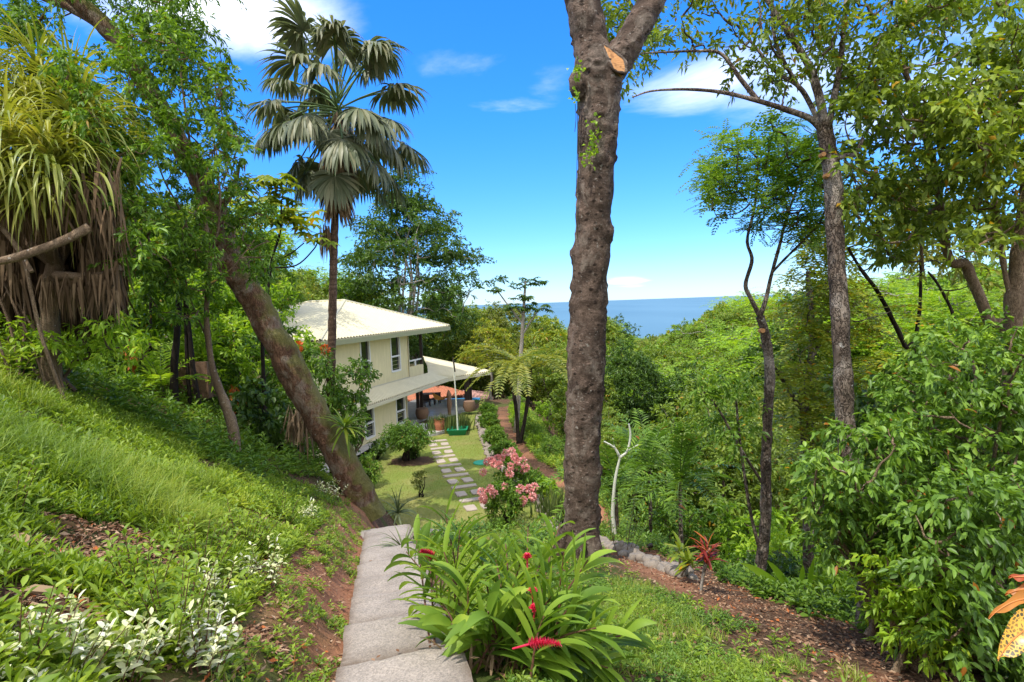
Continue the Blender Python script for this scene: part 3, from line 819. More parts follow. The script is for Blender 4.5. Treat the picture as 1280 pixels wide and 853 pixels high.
hbox(wu, A0, A0+.2, -9, -.225, -5.25, ZE+.1); hbox(wu, AU-.2, AU, -9, -.225, -5.25, ZE+.1); hbox(wu, A0, AU, -9.2, -9.003, -5.25, ZE+.1)
hbox(wu, AU+.003, AU+2.3, -.2, -.02, -5.25, -4.35); hbox(wu, AU+2.1, AU+2.3, -4, -.203, -5.25, -4.35); hbox(wu, AU+.003, AU+2.3, -4, -.203, -5.25, -5.1)
wu.build('upper_wall', M['wall'], house, smooth=False)
wl = MB(); wall_with_holes(wl, A0, AL, ZF-.3, -5.255, -.22, 0, lo_holes)
hbox(wl, A0, A0+.2, -9, -.225, ZF-.3, -5.255); hbox(wl, AL-.2, AL, -9, -.225, ZF-.3, -5.255)
wl.build('lower_wall', M['wall'], house, smooth=False)
def window(h, label=None):
    a0, a1, z0, z1 = h
    f = MB(); t = .085
    hbox(f, a0-.08, a0+t*.4, -.16, .035, z0-.06, z1+.07); hbox(f, a1-t*.4, a1+.08, -.16, .035, z0-.06, z1+.07)
    hbox(f, a0+t*.4, a1-t*.4, -.16, .033, z1-t*.4, z1+.07); hbox(f, a0+t*.4, a1-t*.4, -.16, .045, z0-.08, z0+t*.4)
    zm = z0+(z1-z0)*.42
    hbox(f, a0+t*.4, a1-t*.4, -.14, .02, zm-.05, zm+.05)
    fo = f.build('window', M['trim'], house, smooth=False)
    g = MB(); hbox(g, a0, a1, -.13, -.10, z0, z1)
    g.build('pane', M['glass'], fo, origin=house['_o'], smooth=False)
    s = MB()
    for k in range(3): hbox(s, a0+.04, a1-.04, -.095, -.085, z0+.12+k*.27, z0+.15+k*.27)
    s.build('louvre', M['fascia'], fo, origin=house['_o'], smooth=False)
for h in up_holes+lo_holes: window(h)
def ribbed(mb, e0, e1, tops, step=.30, h=.06, th=.05, mi=0):
    """ribbed sheet: eave edge e0-e1, upper outline 'tops' as (fraction along eave, 3-D point)"""
    e0 = np.asarray(e0, float); e1 = np.asarray(e1, float); L = np.linalg.norm(e1-e0); n = max(4, int(L/step))*4
    fr = np.linspace(0, 1, n+1); ft = [t[0] for t in tops]; pt = np.array([t[1] for t in tops])
    top = np.stack([np.interp(fr, ft, pt[:, k]) for k in range(3)], -1); bot = e0+(e1-e0)*fr[:, None]
    z = np.array([0, 1, 1, 0]*(n//4)+[0])*h
    top[:, 2] += z; bot[:, 2] += z
    for a, b in ((bot, top),):
        V = np.stack([a, b], 1).reshape(-1, 3)
        mb.add(V, [[2*k, 2*k+2, 2*k+3, 2*k+1] for k in range(n)], mi)
        V2 = V-np.array([0, 0, th+h]); mb.add(V2, [[2*k, 2*k+1, 2*k+3, 2*k+2] for k in range(n)], mi)
C1 = np.array([-10.06, 29.8, ZE]); C2 = np.array([-5.0, 45.6, ZE])
AP = np.array([-11.3, 38.9, .58]); W = -UN
BP = AP+W*2.9
C4 = C1+W*13.2; C3 = C2+W*13.2
rb = MB()
eL = lambda p, a, b: np.dot(p-a, b-a)/np.dot(b-a, b-a)
f1 = eL(AP, C1, C2)
ribbed(rb, C1, C2, [(0, C1), (f1, AP), (1, C2)])
fa, fb = eL(AP, C4, C1), eL(BP, C4, C1)
ribbed(rb, C4, C1, [(0, C4), (fb, BP), (fa, AP), (1, C1)])
ribbed(rb, C2, C3, [(0, C2), (eL(AP, C2, C3), AP), (eL(BP, C2, C3), BP), (1, C3)])
ribbed(rb, C3, C4, [(0, C3), (eL(BP, C3, C4), BP), (1, C4)])
roof = rb.build('roof', M['roofm'], house, smooth=False)
rc = MB()
for a, b in ((C1, AP), (C2, AP), (AP, BP), (BP, C3), (BP, C4)):
    tube(rc, np.array([a, b])+[0, 0, .05], .075, 6)
rc.build('ridge_cap', M['roofm'], roof, origin=house['_o'], smooth=False)
def edge_strip(mb, a, b, out, z0, z1, th=.12):
    a = np.asarray(a, float); b = np.asarray(b, float); o = np.asarray(out, float)*th
    V = [a+[0, 0, z0], b+[0, 0, z0], b+o+[0, 0, z0], a+o+[0, 0, z0], a+[0, 0, z1], b+[0, 0, z1], b+o+[0, 0, z1], a+o+[0, 0, z1]]
    mb.add(V, [[0, 3, 2, 1], [4, 5, 6, 7], [0, 1, 5, 4], [1, 2, 6, 5], [2, 3, 7, 6], [3, 0, 4, 7]])
gt = MB()
edge_strip(gt, C1, C2, UN, -.34, -.05); edge_strip(gt, C4, C1-W*.01, -UA, -.34, -.05); edge_strip(gt, C2, C3, UA, -.34, -.05)
gt.build('gutter', M['fascia'], house, smooth=False)
sf = MB(); zs = np.array([0, 0, -.30])
sf.add([C1+zs, C2+zs, C3+zs, C4+zs], [[0, 3, 2, 1]])
sf.build('soffit', M['soffit'], house, smooth=False)
# skirt roof over the ground floor, then the porch roof turned outwards
S1 = HP(A0, 1.25, -5.75); S2 = np.array([-5.1, 44.9, -5.72])
T1 = HP(A0, .01, -5.08); T2 = np.array([-6.5, 43.15, -5.1])+UN*.02
sk = MB(); ribbed(sk, S1, S2, [(0, T1), (1, T2)], .24, .08)
P1 = np.array([-7.95, 50.0, -4.45]); P2 = np.array([-2.0, 48.3, -5.72]); P5 = np.array([-5.2, 54.0, -5.8])
ribbed(sk, S2, P2, [(0, T2), (.5, (T2+P1)/2+[.2, -.2, 0]), (1, P2*.02+P1*.98)], .24, .08)
ribbed(sk, P2, P5, [(0, P2), (1, P1)], .24, .08)
pr = sk.build('porch_roof', M['roofm'], house, smooth=False)
cp = MB(); tube(cp, np.array([P1, P2])+[0, 0, .06], .07, 6)
cp.build('ridge_cap', M['roofm'], pr, origin=house['_o'], smooth=False)
g2 = MB()
edge_strip(g2, S1, S2, UN, -.22, -.04, .1)
pd = nrm(P2-S2); edge_strip(g2, S2, P2, np.array([pd[1], -pd[0], 0]), -.26, -.04, .1)
g2.build('porch_gutter', M['soffit'], house, smooth=False)
psf = MB(); zz_ = np.array([0, 0, -.2]); psf.add([S2+zz_, P2+zz_, P5+zz_, T2+[0, 0, -.75]], [[0, 3, 2, 1]]); psf.add([S1+zz_, S2+zz_, T2+[0, 0, -.75], T1+[0, 0, -.8]], [[0, 3, 2, 1]])
psf.build('porch_soffit', M['soffit'], house, smooth=False)
def post(px, py, z, zt, r=.13, label=None, mat='darkwood'):
    p = ray(px, py); t = z/p[2]; q = p*t
    b = MB(); box(b, (-r, -r, 0), (r, r, zt-z), off=q)
    return b.build('post', M[mat], house, smooth=False), q
post(584.5, 508, -8.42, -5.7, .2); post(589, 506, -8.42, -5.7, .1)
post(523, 516, -8.42, -5.6, .12); post(527.5, 515, -8.42, -5.6, .12)
b = MB(); q = HP(AU+2.18, -.1, -4.35); box(b, (-.11, -.11, 0), (.11, .11, 2.6), off=q); b.build('post', M['darkwood'], house, smooth=False)
br = MB()
for z in (-3.98,): hbox(br, AU, AU+2.2, -.16, -.04, z, z+.1)
hbox(br, AU+1.05, AU+1.2, -.15, -.05, -4.35, -3.98)
br.build('balcony_rail', M['trim'], house, smooth=False)
dp = MB()
for a_ in (AU-.12,):
    tube(dp, [HP(a_, .06, ZE-.3), HP(a_, .06, -5.0)], .045, 8)
tube(dp, [HP(AL-.15, .06, -5.9), HP(AL-.15, .06, ZF+.05)], .045, 8)
dp.build('downpipe', M['soffit'], house)
fb_ = MB(); hbox(fb_, A0+.01, AU-.01, .002, .03, -5.12, -5.0); fb_.build('flashing', M['soffit'], house, smooth=False)
# terrace and walk, level with the ground floor
tv = MB()
def poly_slab(mb, pts, zt, th):
    n = len(pts); V = [[p[0], p[1], zt] for p in pts]+[[p[0], p[1], zt-th] for p in pts]
    mb.add(V[:n], [list(range(n))]) if False else None
    c = np.mean(np.array(pts), 0)
    V.append([c[0], c[1], zt]); mb.add(V, [[k, (k+1) % n, 2*n] for k in range(n)])
    mb.f.append((np.array([[k, n+k, n+(k+1) % n, (k+1) % n] for k in range(n)])+mb.n-len(V), 0))
e1_, e2_ = G(440, 566)+UN*1.1, G(559, 541)
walk = [HP(-6, 1.3, 0)[:2], e1_[:2], e2_[:2]+[.1, 0], e2_[:2]+[-.2, 1.6], HP(AL+.8, .9, 0)[:2], HP(AL, 0, 0)[:2]-UN[:2]*.5, HP(-6, -.3, 0)[:2]]
poly_slab(tv, walk, ZF+.02, .35)
tv.build('walk', M['paving'], house, smooth=False)
dv = MB()
dz = -8.42
dq = [ray(a, b_)*(dz/ray(a, b_)[2]) for a, b_ in ((512, 528), (532, 521), (548, 520), (586, 510), (592, 505), (585, 499), (520, 499), (505, 505))]
poly_slab(dv, [q[:2] for q in dq], dz, .35)
dv.build('terrace_floor', M['tile'], house, smooth=False)
# things on and near the terrace
def at_z(px, py, z): d = ray(px, py); return d*(z/d[2])
def crate_base(name, label, cat, px, py, s, hgt, mat):
    q = at_z(px, py, dz); b = MB(); n = 14
    a = np.linspace(0, 2*np.pi, n, endpoint=False)
    tube(b, [q, q+[0, 0, hgt*.5], q+[0, 0, hgt]], [s*.8, s*1.05, s*.9], 10)
    o = b.build(name, M[mat], None, origin=q); return tag(o, label, cat)
crate_base('wicker_basket', 'round brown wicker basket at the foot of the paired dark porch posts', 'basket', 528, 523, .5, .75, 'wicker')
crate_base('wicker_basket', 'brown wicker basket beside the thick dark post at the far terrace corner', 'basket', 587, 514, .5, .8, 'wicker')
def chair(px, py, rz, label):
    q = at_z(px, py, dz); t = thing('terrace_chair', label, 'chair', q, 'chairs on the terrace')
    s = MB(); box(s, (-.26, -.26, .42), (.26, .26, .48), off=q); s.build('seat', M['darkwood'], t, smooth=False)
    s = MB(); box(s, (-.26, .22, .483), (.26, .27, .95), off=q); s.build('backrest', M['darkwood'], t, smooth=False)
    for sx in (-.22, .22):
        for sy in (-.22, .22):
            l = MB(); box(l, (sx-.03, sy-.03, 0), (sx+.03, sy+.03, .417), off=q); l.build('leg', M['darkwood'], t, smooth=False)
    t.rotation_euler = (0, 0, rz)
    return t
for px, py, rz, lab in ((534, 508, .4, 'dark terrace chair nearest the paired porch posts'), (540, 506, 1.8, 'dark terrace chair in the middle of the shaded deck'), (546.5, 504, 3.6, 'dark terrace chair nearest the orange hammock')):
    chair(px, py, rz, lab)
q = at_z(538, 502.5, dz); t = thing('terrace_table', 'dark wooden table on the shaded terrace behind the chairs', 'table', q)
s = MB(); box(s, (-.9, -.5, .70), (.9, .5, .76), off=q); s.build('table_top', M['darkwood'], t, smooth=False)
for sx in (-.8, .8):
    for sy in (-.4, .4):
        l = MB(); box(l, (sx-.04, sy-.04, 0), (sx+.04, sy+.04, .697), off=q); l.build('leg', M['darkwood'], t, smooth=False)
# hammock: orange and green cloth slung between posts
hb = MB(); a_ = at_z(541, 508, dz)+[0, 0, 1.1]; b_ = at_z(562, 509, dz)+[0, 0, 1.0]
uu = np.linspace(0, 1, 15); cs_ = a_+(b_-a_)*uu[:, None]; cs_[:, 2] -= .5*np.sin(np.pi*uu)
wv = np.array([.25, .5, 0])
V = np.stack([cs_-wv*np.sin(np.pi*uu)[:, None]+[0, 0, .1], cs_, cs_+wv*np.sin(np.pi*uu)[:, None]+[0, 0, .1]], 1)
hb.add(V.reshape(-1, 3), [[k*3+j, k*3+j+1, k*3+j+4, k*3+j+3] for k in range(14) for j in (0, 1)])
M['hammock'] = plain('orange_cloth', (.55, .25, .06), .9, .1, .2)
tag(hb.build('hammock', M['hammock'], None, origin=a_), 'orange cloth hammock slung across the terrace', 'hammock')
# carved post at the terrace edge
q = at_z(562, 519, dz); b = MB()
tube(b, [q, q+[0, 0, .5], q+[.03, 0, .9], q+[0, .02, 1.3], q+[.02, 0, 1.55], q+[0, 0, 1.75], q+[0, 0, 1.95]], [.12, .16, .22, .14, .2, .13, .05], 9)
tube(b, [q+[0, 0, 1.2], q+[.3, 0, 1.45], q+[.7, 0, 1.95]], [.06, .05, .03], 6)
tag(b.build('carved_figure', M['wicker'], None, origin=q), 'slim brown carved wooden figure standing at the terrace edge', 'statue')
# planter with pole, pot, lids
q = G(572.5, 543); q[2] = float(H(q[0], q[1]))
t = thing('planter_box', 'bright green square planter box with a tall pale pole at the lawn end', 'planter', q)
b = MB(); w0, w1, hh = .5, .68, .42
Vb = [[sx*w0, sy*w0, 0] for sx, sy in ((-1, -1), (1, -1), (1, 1), (-1, 1))]+[[sx*w1, sy*w1, hh] for sx, sy in ((-1, -1), (1, -1), (1, 1), (-1, 1))]+[[sx*(w1-.1), sy*(w1-.1), hh] for sx, sy in ((-1, -1), (1, -1), (1, 1), (-1, 1))]+[[sx*(w1-.12), sy*(w1-.12), hh-.15] for sx, sy in ((-1, -1), (1, -1), (1, 1), (-1, 1))]
F = []
for L_ in (0, 4, 8):
    for k in range(4): F.append([L_+k, L_+(k+1) % 4, L_+4+(k+1) % 4, L_+4+k])
F.append([12, 13, 14, 15]); F.append([3, 2, 1, 0])
b.add(np.array(Vb)+q, F); b.build('box', M['greenpaint'], t, smooth=False)
b = MB(); tube(b, [q+[0, 0, .2], q+[-.03, 0, 2.5], q+[-.12, 0, 5.2]], [.06, .05, .04], 8); b.build('pole', M['whitepole'], t)
b = MB(); tube(b, [q+[-.03, 0, 4.25], q+[-.12, 0, 5.25]], [.055, .055], 8); b.build('pole_cap', M['darkwood'], t)
q = at_z(549.5, 538, ZF); t = thing('plant_pot', 'terracotta barrel pot standing on the walk by the snake plants', 'pot', q)
b = MB(); tube(b, [q, q+[0, 0, .25], q+[0, 0, .5], q+[0, 0, .72], q+[0, 0, .76]], [.26, .35, .37, .33, .36], 14, cap=False); tube(b, [q+[0, 0, .76], q+[0, 0, .68]], [.35, .30], 14); b.build('pot', M['terracotta'], t)
b = MB(); leaves(b, np.repeat([q+[0, 0, .7]], 60, 0)+rng.normal(size=(60, 3))*[.12, .12, .02], rdir(60, .6, .5), rdir(60, .3, 1), .25, .07); b.build('foliage', M['snake'], t)
M['lid'] = plain('green_lid', (.04, .34, .20), .5, .4, .05)
for px, py, lab in ((459, 569, 'round green drain lid on the lawn beside the house walk'), (601, 580, 'round green drain lid on the lawn beside the stone kerb')):
    q = G(px, py); b = MB(); q[2] = float(H(q[0], q[1]))+.02
    tube(b, [q, q+[0, 0, .06], q+[0, 0, .085]], [.42, .42, .38], 18); tag(b.build('drain_lid', M['lid'], None, origin=q, smooth=False), lab, 'lid')
# roofs and pool beyond the terrace
M['tiles'] = plain('clay_roof', (.42, .16, .09), .8, .2, .2, 5, .2)
M['tiles_pink'] = plain('pale_clay_roof', (.48, .27, .23), .8, .2, .12, 5, .2)
def pavilion(px, py, t_, wx, wy, rise, mat, label, rz=.5):
    q = P(px, py, t_); z = q[2]; base = ground(q[0], q[1])
    th = thing('pavilion', label, 'pavilion', [q[0], q[1], min(base[2], z-2.2)])
    cs, sn = math.cos(rz), math.sin(rz)
    def T(x_, y_, z_): return np.array([q[0]+x_*cs-y_*sn, q[1]+x_*sn+y_*cs, z_])
    b = MB(); c = [T(-wx, -wy, z), T(wx, -wy, z), T(wx, wy, z), T(-wx, wy, z)]; r0, r1 = T(-wx*.35, 0, z+rise), T(wx*.35, 0, z+rise)
    for e0, e1, tp in ((c[0], c[1], [(0, c[0]), (.325, r0), (.675, r1), (1, c[1])]), (c[1], c[2], [(0, c[1]), (.5, r1), (1, c[2])]), (c[2], c[3], [(0, c[2]), (.325, r1), (.675, r0), (1, c[3])]), (c[3], c[0], [(0, c[3]), (.5, r0), (1, c[0])])):
        ribbed(b, e0, e1, tp, .3, .05)
    b.build('roof', M[mat], th, smooth=False)
    for sx in (-.85, .85):
        for sy in (-.85, .85):
            b = MB(); p_ = T(sx*wx, sy*wy, 0); tube(b, [[p_[0], p_[1], th['_o'][2]], [p_[0], p_[1], z+.1]], .11, 6); b.build('post', M['darkwood'], th)
pavilion(541, 493, 58, 3.2, 2.4, .75, 'tiles', 'low pavilion with orange clay roof seen under the porch')
pavilion(571, 497, 60, 3.6, 2.2, .7, 'tiles_pink', 'low pavilion with pale pink clay roof seen under the porch', .2)
pl = MB(); zq = -9.0
pq = [at_z(a, b_, zq)[:2] for a, b_ in ((535, 510), (600, 505), (600, 497), (540, 499))]
poly_slab(pl, pq, zq, .5)
M['pool'] = plain('pool_water', (.06, .26, .50), .08, .6, .1, 3)
tag(pl.build('pool_water', M['pool'], smooth=False), None, None, None, 'structure')
# ------------------------------------------------------------------ hand-placed trees
def PX(lst):
    """(px, py, depth) list -> world points"""
    return np.array([P(a, b, t) for a, b, t in lst])
def jit_path(a, b, n=6, wob=.12, sag=0.0, up=.15):
    a = np.asarray(a, float); b = np.asarray(b, float); L = np.linalg.norm(b-a)
    u = np.linspace(0, 1, n)[:, None]
    p = a+(b-a)*u
    p[1:-1] += rng.normal(size=(n-2, 3))*wob*L*.35
    p[:, 2] += up*L*np.sin(np.pi*u[:, 0])-sag*L*u[:, 0]**2
    return smooth_path(p, n*3)
def connect(mb, limbs, cl, r0=.05, r1=.012, seg=6, wob=.15, up=-.08, maxk=None):
    """limbs carrying the clusters: each starts from the nearest lower point of what already stands"""
    pts = np.concatenate([l for l in limbs])
    order = np.argsort([np.min(np.linalg.norm(pts-c, axis=1)) for c in cl])
    for i in order:
        c = cl[i]; d = np.linalg.norm(pts-c, axis=1)+.9*np.maximum(pts[:, 2]-c[2]+.1, 0)
        k = np.argmin(d); L = np.linalg.norm(pts[k]-c)
        if L < .12: continue
        q = jit_path(pts[k], c, 5, wob, 0, up)
        rr = min(r0, .010+.02*L)
        tube(mb, q, np.linspace(rr, r1, len(q)), seg)
        pts = np.concatenate([pts, q[4::2]])
def bark_disp(amp=.06, sc=3.0, knob=0.0, ks=7.0, seed=0, ridge=0.0):
    def f(base, ring, r):
        d = amp*fbm(base*sc, 3, seed)*np.minimum(r*3, 1.2)
        if knob:
            k = vnoise(base*np.array([ks, ks, ks*1.5]), seed+9)
            d = d+knob*np.clip(k-.25, 0, 1)*1.6-knob*.7*np.clip(-k-.3, 0, 1)
        if ridge:
            d = d+ridge*np.sin(base[..., 2]*14+3*vnoise(base*2, seed+3))*.5
        return d
    return f
def rand_in_poly(poly, n):
    poly = np.array(poly, float); lo, hi = poly.min(0), poly.max(0); out = []
    while len(out) < n:
        p = rng.uniform(lo, hi); x_, y_ = p; ins = False; j = len(poly)-1
        for i in range(len(poly)):
            xi, yi = poly[i]; xj, yj = poly[j]
            if (yi > y_) != (yj > y_) and x_ < (xj-xi)*(y_-yi)/(yj-yi)+xi: ins = not ins
            j = i
        if ins: out.append(p)
    return np.array(out)
def poly_clusters(poly, n, t0, t1, mind=.0):
    q = rand_in_poly(poly, n); t = rng.uniform(t0, t1, n)
    return np.array([P(a, b, c) for (a, b), c in zip(q, t)])

# ---- 1. the big straight trunk in the middle
base = P(727, 694, 12.0); base[2] = float(H(base[0], base[1]))-.15
t = thing('forked_tree', 'massive knobbly brown trunk rising mid picture and forking above an orange saw cut', 'tree', base)
tr = MB()
main = smooth_path(PX([(729, 712, 12), (727, 660, 12), (728, 560, 12), (731, 470, 12), (738, 330, 12), (746, 200, 12), (750, 120, 12), (752, 84, 12)]), 190)
main[0] = base
rad = np.interp(np.linspace(0, 1, 190), [0, .05, .12, .3, .6, .8, .92, 1], [.62, .45, .38, .372, .385, .395, .435, .45])
tube(tr, main, rad, 72, 0, bark_disp(.035, 2.2, .045, 7.5, 1), cap=False)
lf = smooth_path(PX([(750, 118, 12), (744, 88, 12), (737, 50, 12.0), (727, 0, 12), (716, -70, 12), (700, -160, 12.2), (690, -250, 12.4)]), 90)
tube(tr, lf, np.interp(np.linspace(0, 1, 90), [0, .2, .5, 1], [.30, .37, .335, .20]), 44, 0, bark_disp(.035, 3, .045, 7.5, 2))
rl = smooth_path(PX([(752, 120, 12), (766, 84, 12.05), (787, 52, 12.1), (808, 14, 12.2), (832, -36, 12.4), (862, -110, 12.6), (880, -220, 12.8)]), 90)
tube(tr, rl, np.interp(np.linspace(0, 1, 90), [0, .2, .5, 1], [.28, .33, .28, .17]), 44, 0, bark_disp(.035, 3, .045, 7.5, 3))
q = P(722, 106, 11.85); rocks(tr, q, (.2, .2, .26), 0, 1)
for k, (a, ln) in enumerate(((-.3, 1.2), (.55, 1.3), (2.6, .9), (-1.4, 1.1), (-2.3, .9))):   # root flare
    d = np.array([math.sin(a), -math.cos(a)*1.0, 0]); rp = [base+[0, 0, .8]+d*.3, base+d*.55+[0, 0, .3]]
    for s_ in (.8, ln):
        g = base+d*s_; rp.append(np.array([g[0], g[1], float(H(g[0], g[1]))-.05]))
    tube(tr, smooth_path(rp, 16), np.linspace(.2, .05, 16), 10, 0, bark_disp(.05, 4))
cl = np.concatenate([poly_clusters([(560, -330), (980, -330), (960, -120), (620, -120)], 22, 11.5, 14.5), poly_clusters([(758, -40), (880, -60), (850, 40), (800, 70), (772, 90), (756, 60)], 26, 13.6, 15)])
connect(tr, [lf[60:], rl[50:]], cl, .06, .012)
trunk = tr.build('trunk', M['bark_big'], t)
ct = MB()                                                             # the sawn face
a = np.linspace(0, 2*np.pi, 28, endpoint=False)
p0, p1 = P(756, 58, 11.62), P(780, 89, 11.57); ax = nrm(p1-p0); Lc = np.linalg.norm(p1-p0)
nn = nrm(np.array([-.05, -1, .45])); nn = nrm(nn-ax*(nn @ ax)); sd = np.cross(nn, ax)
wid = np.interp((np.cos(a)+1)/2, [0, .35, .75, 1], [.055, .10, .17, .10])
ringp = (p0+p1)/2+ax*np.cos(a)[:, None]*Lc*.53+sd*(np.sin(a)*wid)[:, None]
cen = (p0+p1)/2
ct.add(np.concatenate([ringp, ringp-nn*.3, [cen+nn*.01]]), [[k, (k+1) % 28, 56] for k in range(28)])
ct.f.append((np.array([[k, 28+k, 28+(k+1) % 28, (k+1) % 28] for k in range(28)]), 0))
ct.build('saw_cut', M['cutwood'], trunk, origin=t['_o'], smooth=False)
cb_ = MB(); rp_ = np.concatenate([ringp, ringp[:2]]); rp_ = (rp_-cen)*1.06+cen-nn*.02
tube(cb_, smooth_path(rp_, 70), .035+.012*vnoise(np.c_[np.linspace(0, 20, 70), np.zeros(70), np.zeros(70)], 3), 8, 0, bark_disp(.03, 9))
cb_.build('bark_collar', M['bark_big'], trunk, origin=t['_o'])
vn = MB(); vl = MB()
for k, (x0, y0, y1) in enumerate(((721, 85, 235), (723, 110, 200), (719, 130, 165), (722, 150, 300))):
    tt = 11.75; q = PX([(x0, y0, tt), (x0+1, (y0+y1)/2, tt), (x0-.5, y1, tt)])
    tube(vn, smooth_path(q, 12), .007, 5)
for cx, cy, n_ in ((741, 178, 26), (738, 190, 26), (744, 160, 16), (721, 90, 30), (720, 120, 16), (733, 200, 16)):
    c = P(cx, cy, 11.5); leaves(vl, c+rng.normal(size=(n_, 3))*[.06, .02, .12], rdir(n_), rdir(n_)+[0, -1, .5], .09, .07)
vn.build('hanging_vine', M['rope'], trunk, origin=t['_o']); vl.build('vine_leaves', M['light'], trunk, origin=t['_o'])
cw = MB()
spray(cw, cl, .75, 110, .16, .07, mtw=None); cw.build('crown', M['canopy'], t)

# ---- 2. leaning trunk, left
base = P(452, 632, 17.0); base[2] = float(H(base[0], base[1]))-.2
t = thing('leaning_tree', 'thick mossy reddish trunk leaning steeply left out of the bank beside the steps', 'tree', base)
tr = MB()
main = smooth_path(np.concatenate([[base+[.12, 0, -.1]], PX([(445, 610, 17), (421, 562, 17), (384, 500, 16.9), (345, 425, 16.8), (312, 365, 16.7), (287, 325, 16.5), (268, 275, 16.3), (255, 235, 16.2), (240, 200, 16.1)])]), 150)
rad = np.interp(np.linspace(0, 1, 150), [0, .06, .2, .5, .72, .8, .86, .93, 1], [.60, .47, .41, .39, .385, .44, .36, .29, .26])
tube(tr, main, rad, 48, 0, bark_disp(.06, 2.2, .018, 6, 5, .01))
up1 = smooth_path(PX([(246, 215, 16.1), (225, 178, 15.9), (192, 122, 15.6), (160, 70, 15.3), (128, 30, 15), (92, -2, 14.8), (40, -50, 14.5)]), 60)
tube(tr, up1, np.interp(np.linspace(0, 1, 60), [0, .5, 1], [.29, .25, .16]), 20, 0, bark_disp(.05, 3, .01, 6, 6))
up2 = smooth_path(PX([(165, 78, 15.3), (142, 44, 15.3), (110, 20, 15.4), (60, -4, 15.6), (0, -20, 15.8)]), 30)
tube(tr, up2, np.linspace(.2, .12, 30), 14, 0, bark_disp(.04, 3))
for pp in ([(283, 318, 16.3), (262, 290, 16), (250, 262, 15.8)], [(268, 268, 16.1), (290, 240, 15.9), (300, 205, 15.8)]):
    tube(tr, smooth_path(PX(pp), 14), np.linspace(.12, .03, 14), 10)
cl = np.concatenate([poly_clusters([(-60, -60), (340, -60), (275, 15), (200, 20), (120, -10), (60, 40), (-40, 60)], 46, 13.2, 16),
                     poly_clusters([(150, 10), (262, 5), (275, 60), (250, 120), (200, 90)], 26, 14, 16),
                     poly_clusters([(0, 10), (60, 20), (40, 50), (0, 50)], 10, 12.5, 14)])
connect(tr, [up1, up2, main[135:]], cl, .05, .01)
trunk = tr.build('trunk', M['bark_lean'], t)
dd = MB()                                                             # broken bark and dead bromeliads on the upper trunk
cD = PX([(245, 205, 15.7), (232, 195, 15.8), (255, 220, 15.7), (225, 180, 15.6), (270, 205, 15.8), (290, 215, 15.8), (300, 235, 15.9)])
for c in cD: straps(dd, c+rng.normal(size=(26, 3))*.12, rdir(26, .6, .25), rng.uniform(.3, .7, 26), .05, 4, .35)
dd.build('dry_epiphyte', M['deadleaf'], trunk, origin=t['_o'])
cw = MB()
spray(cw, cl, .62, 110, .19, .05, droop=.55, mtw=None); cw.build('crown', M['broad'], t)

# ---- 3. slim young tree on the bank in front of it
base = P(294, 553, 14.6); base[2] = float(H(base[0], base[1])); print('slender', G(294, 556), base); t = thing('slender_tree', 'slim pale crooked young tree growing on the grassy bank left of the leaning trunk', 'tree', base)
D = base[1]
tr = MB()
main = smooth_path(np.concatenate([[base-[0, 0, .1]], PX([(291, 535, D), (284, 512, D), (268, 470, D-.1), (261, 430, D-.2), (258, 390, D-.3), (262, 330, D-.4), (258, 285, D-.5), (249, 240, D-.6), (240, 195, D-.7), (232, 140, D-.8), (226, 90, D-.9)])]), 70)
tube(tr, main, np.interp(np.linspace(0, 1, 70), [0, .2, .32, .5, .7, 1], [.15, .12, .075, .06, .04, .02]), 12, 0, bark_disp(.03, 6))
lims = [main[20:]]
for pp, r in (([(261, 325, D-.4), (272, 290, D-.6), (275, 240, D-.7), (268, 190, D-.8), (270, 120, D-.9)], .04), ([(257, 330, D-.4), (240, 300, D-.6), (225, 262, D-.8), (205, 225, D-1), (190, 180, D-1.2)], .04),
              ([(262, 430, D-.2), (240, 380, D-.3), (228, 330, D-.5), (222, 290, D-.6)], .025), ([(258, 360, D-.3), (290, 335, D-.3), (318, 300, D-.2)], .025)):
    q = smooth_path(PX(pp), 20); tube(tr, q, np.linspace(r, .012, 20), 8); lims.append(q)
cl = np.concatenate([poly_clusters([(130, 40), (215, 20), (275, 30), (292, 110), (302, 170), (300, 235), (255, 262), (205, 330), (165, 330), (120, 262), (125, 150)], 150, D-2.2, D+.4),
                     poly_clusters([(170, 290), (262, 270), (270, 360), (262, 425), (200, 400), (160, 350)], 52, D-1.6, D+.2),
                     poly_clusters([(265, 220), (330, 230), (345, 330), (312, 380), (285, 300)], 26, D-.5, D+1.5),
                     poly_clusters([(60, 60), (120, 90), (130, 180), (90, 120)], 14, D-4.5, D-2.5), poly_clusters([(125, 170), (200, 170), (190, 330), (150, 340), (138, 250)], 34, D-4.5, D-2.5)])
connect(tr, lims, cl, .028, .006, 5)
tr.build('trunk', M['bark_tan'], t)
cw = MB(); spray(cw, cl, .42, 98, .145, .054, droop=.35, flat=.6); cw.build('crown', M['broad'], t)

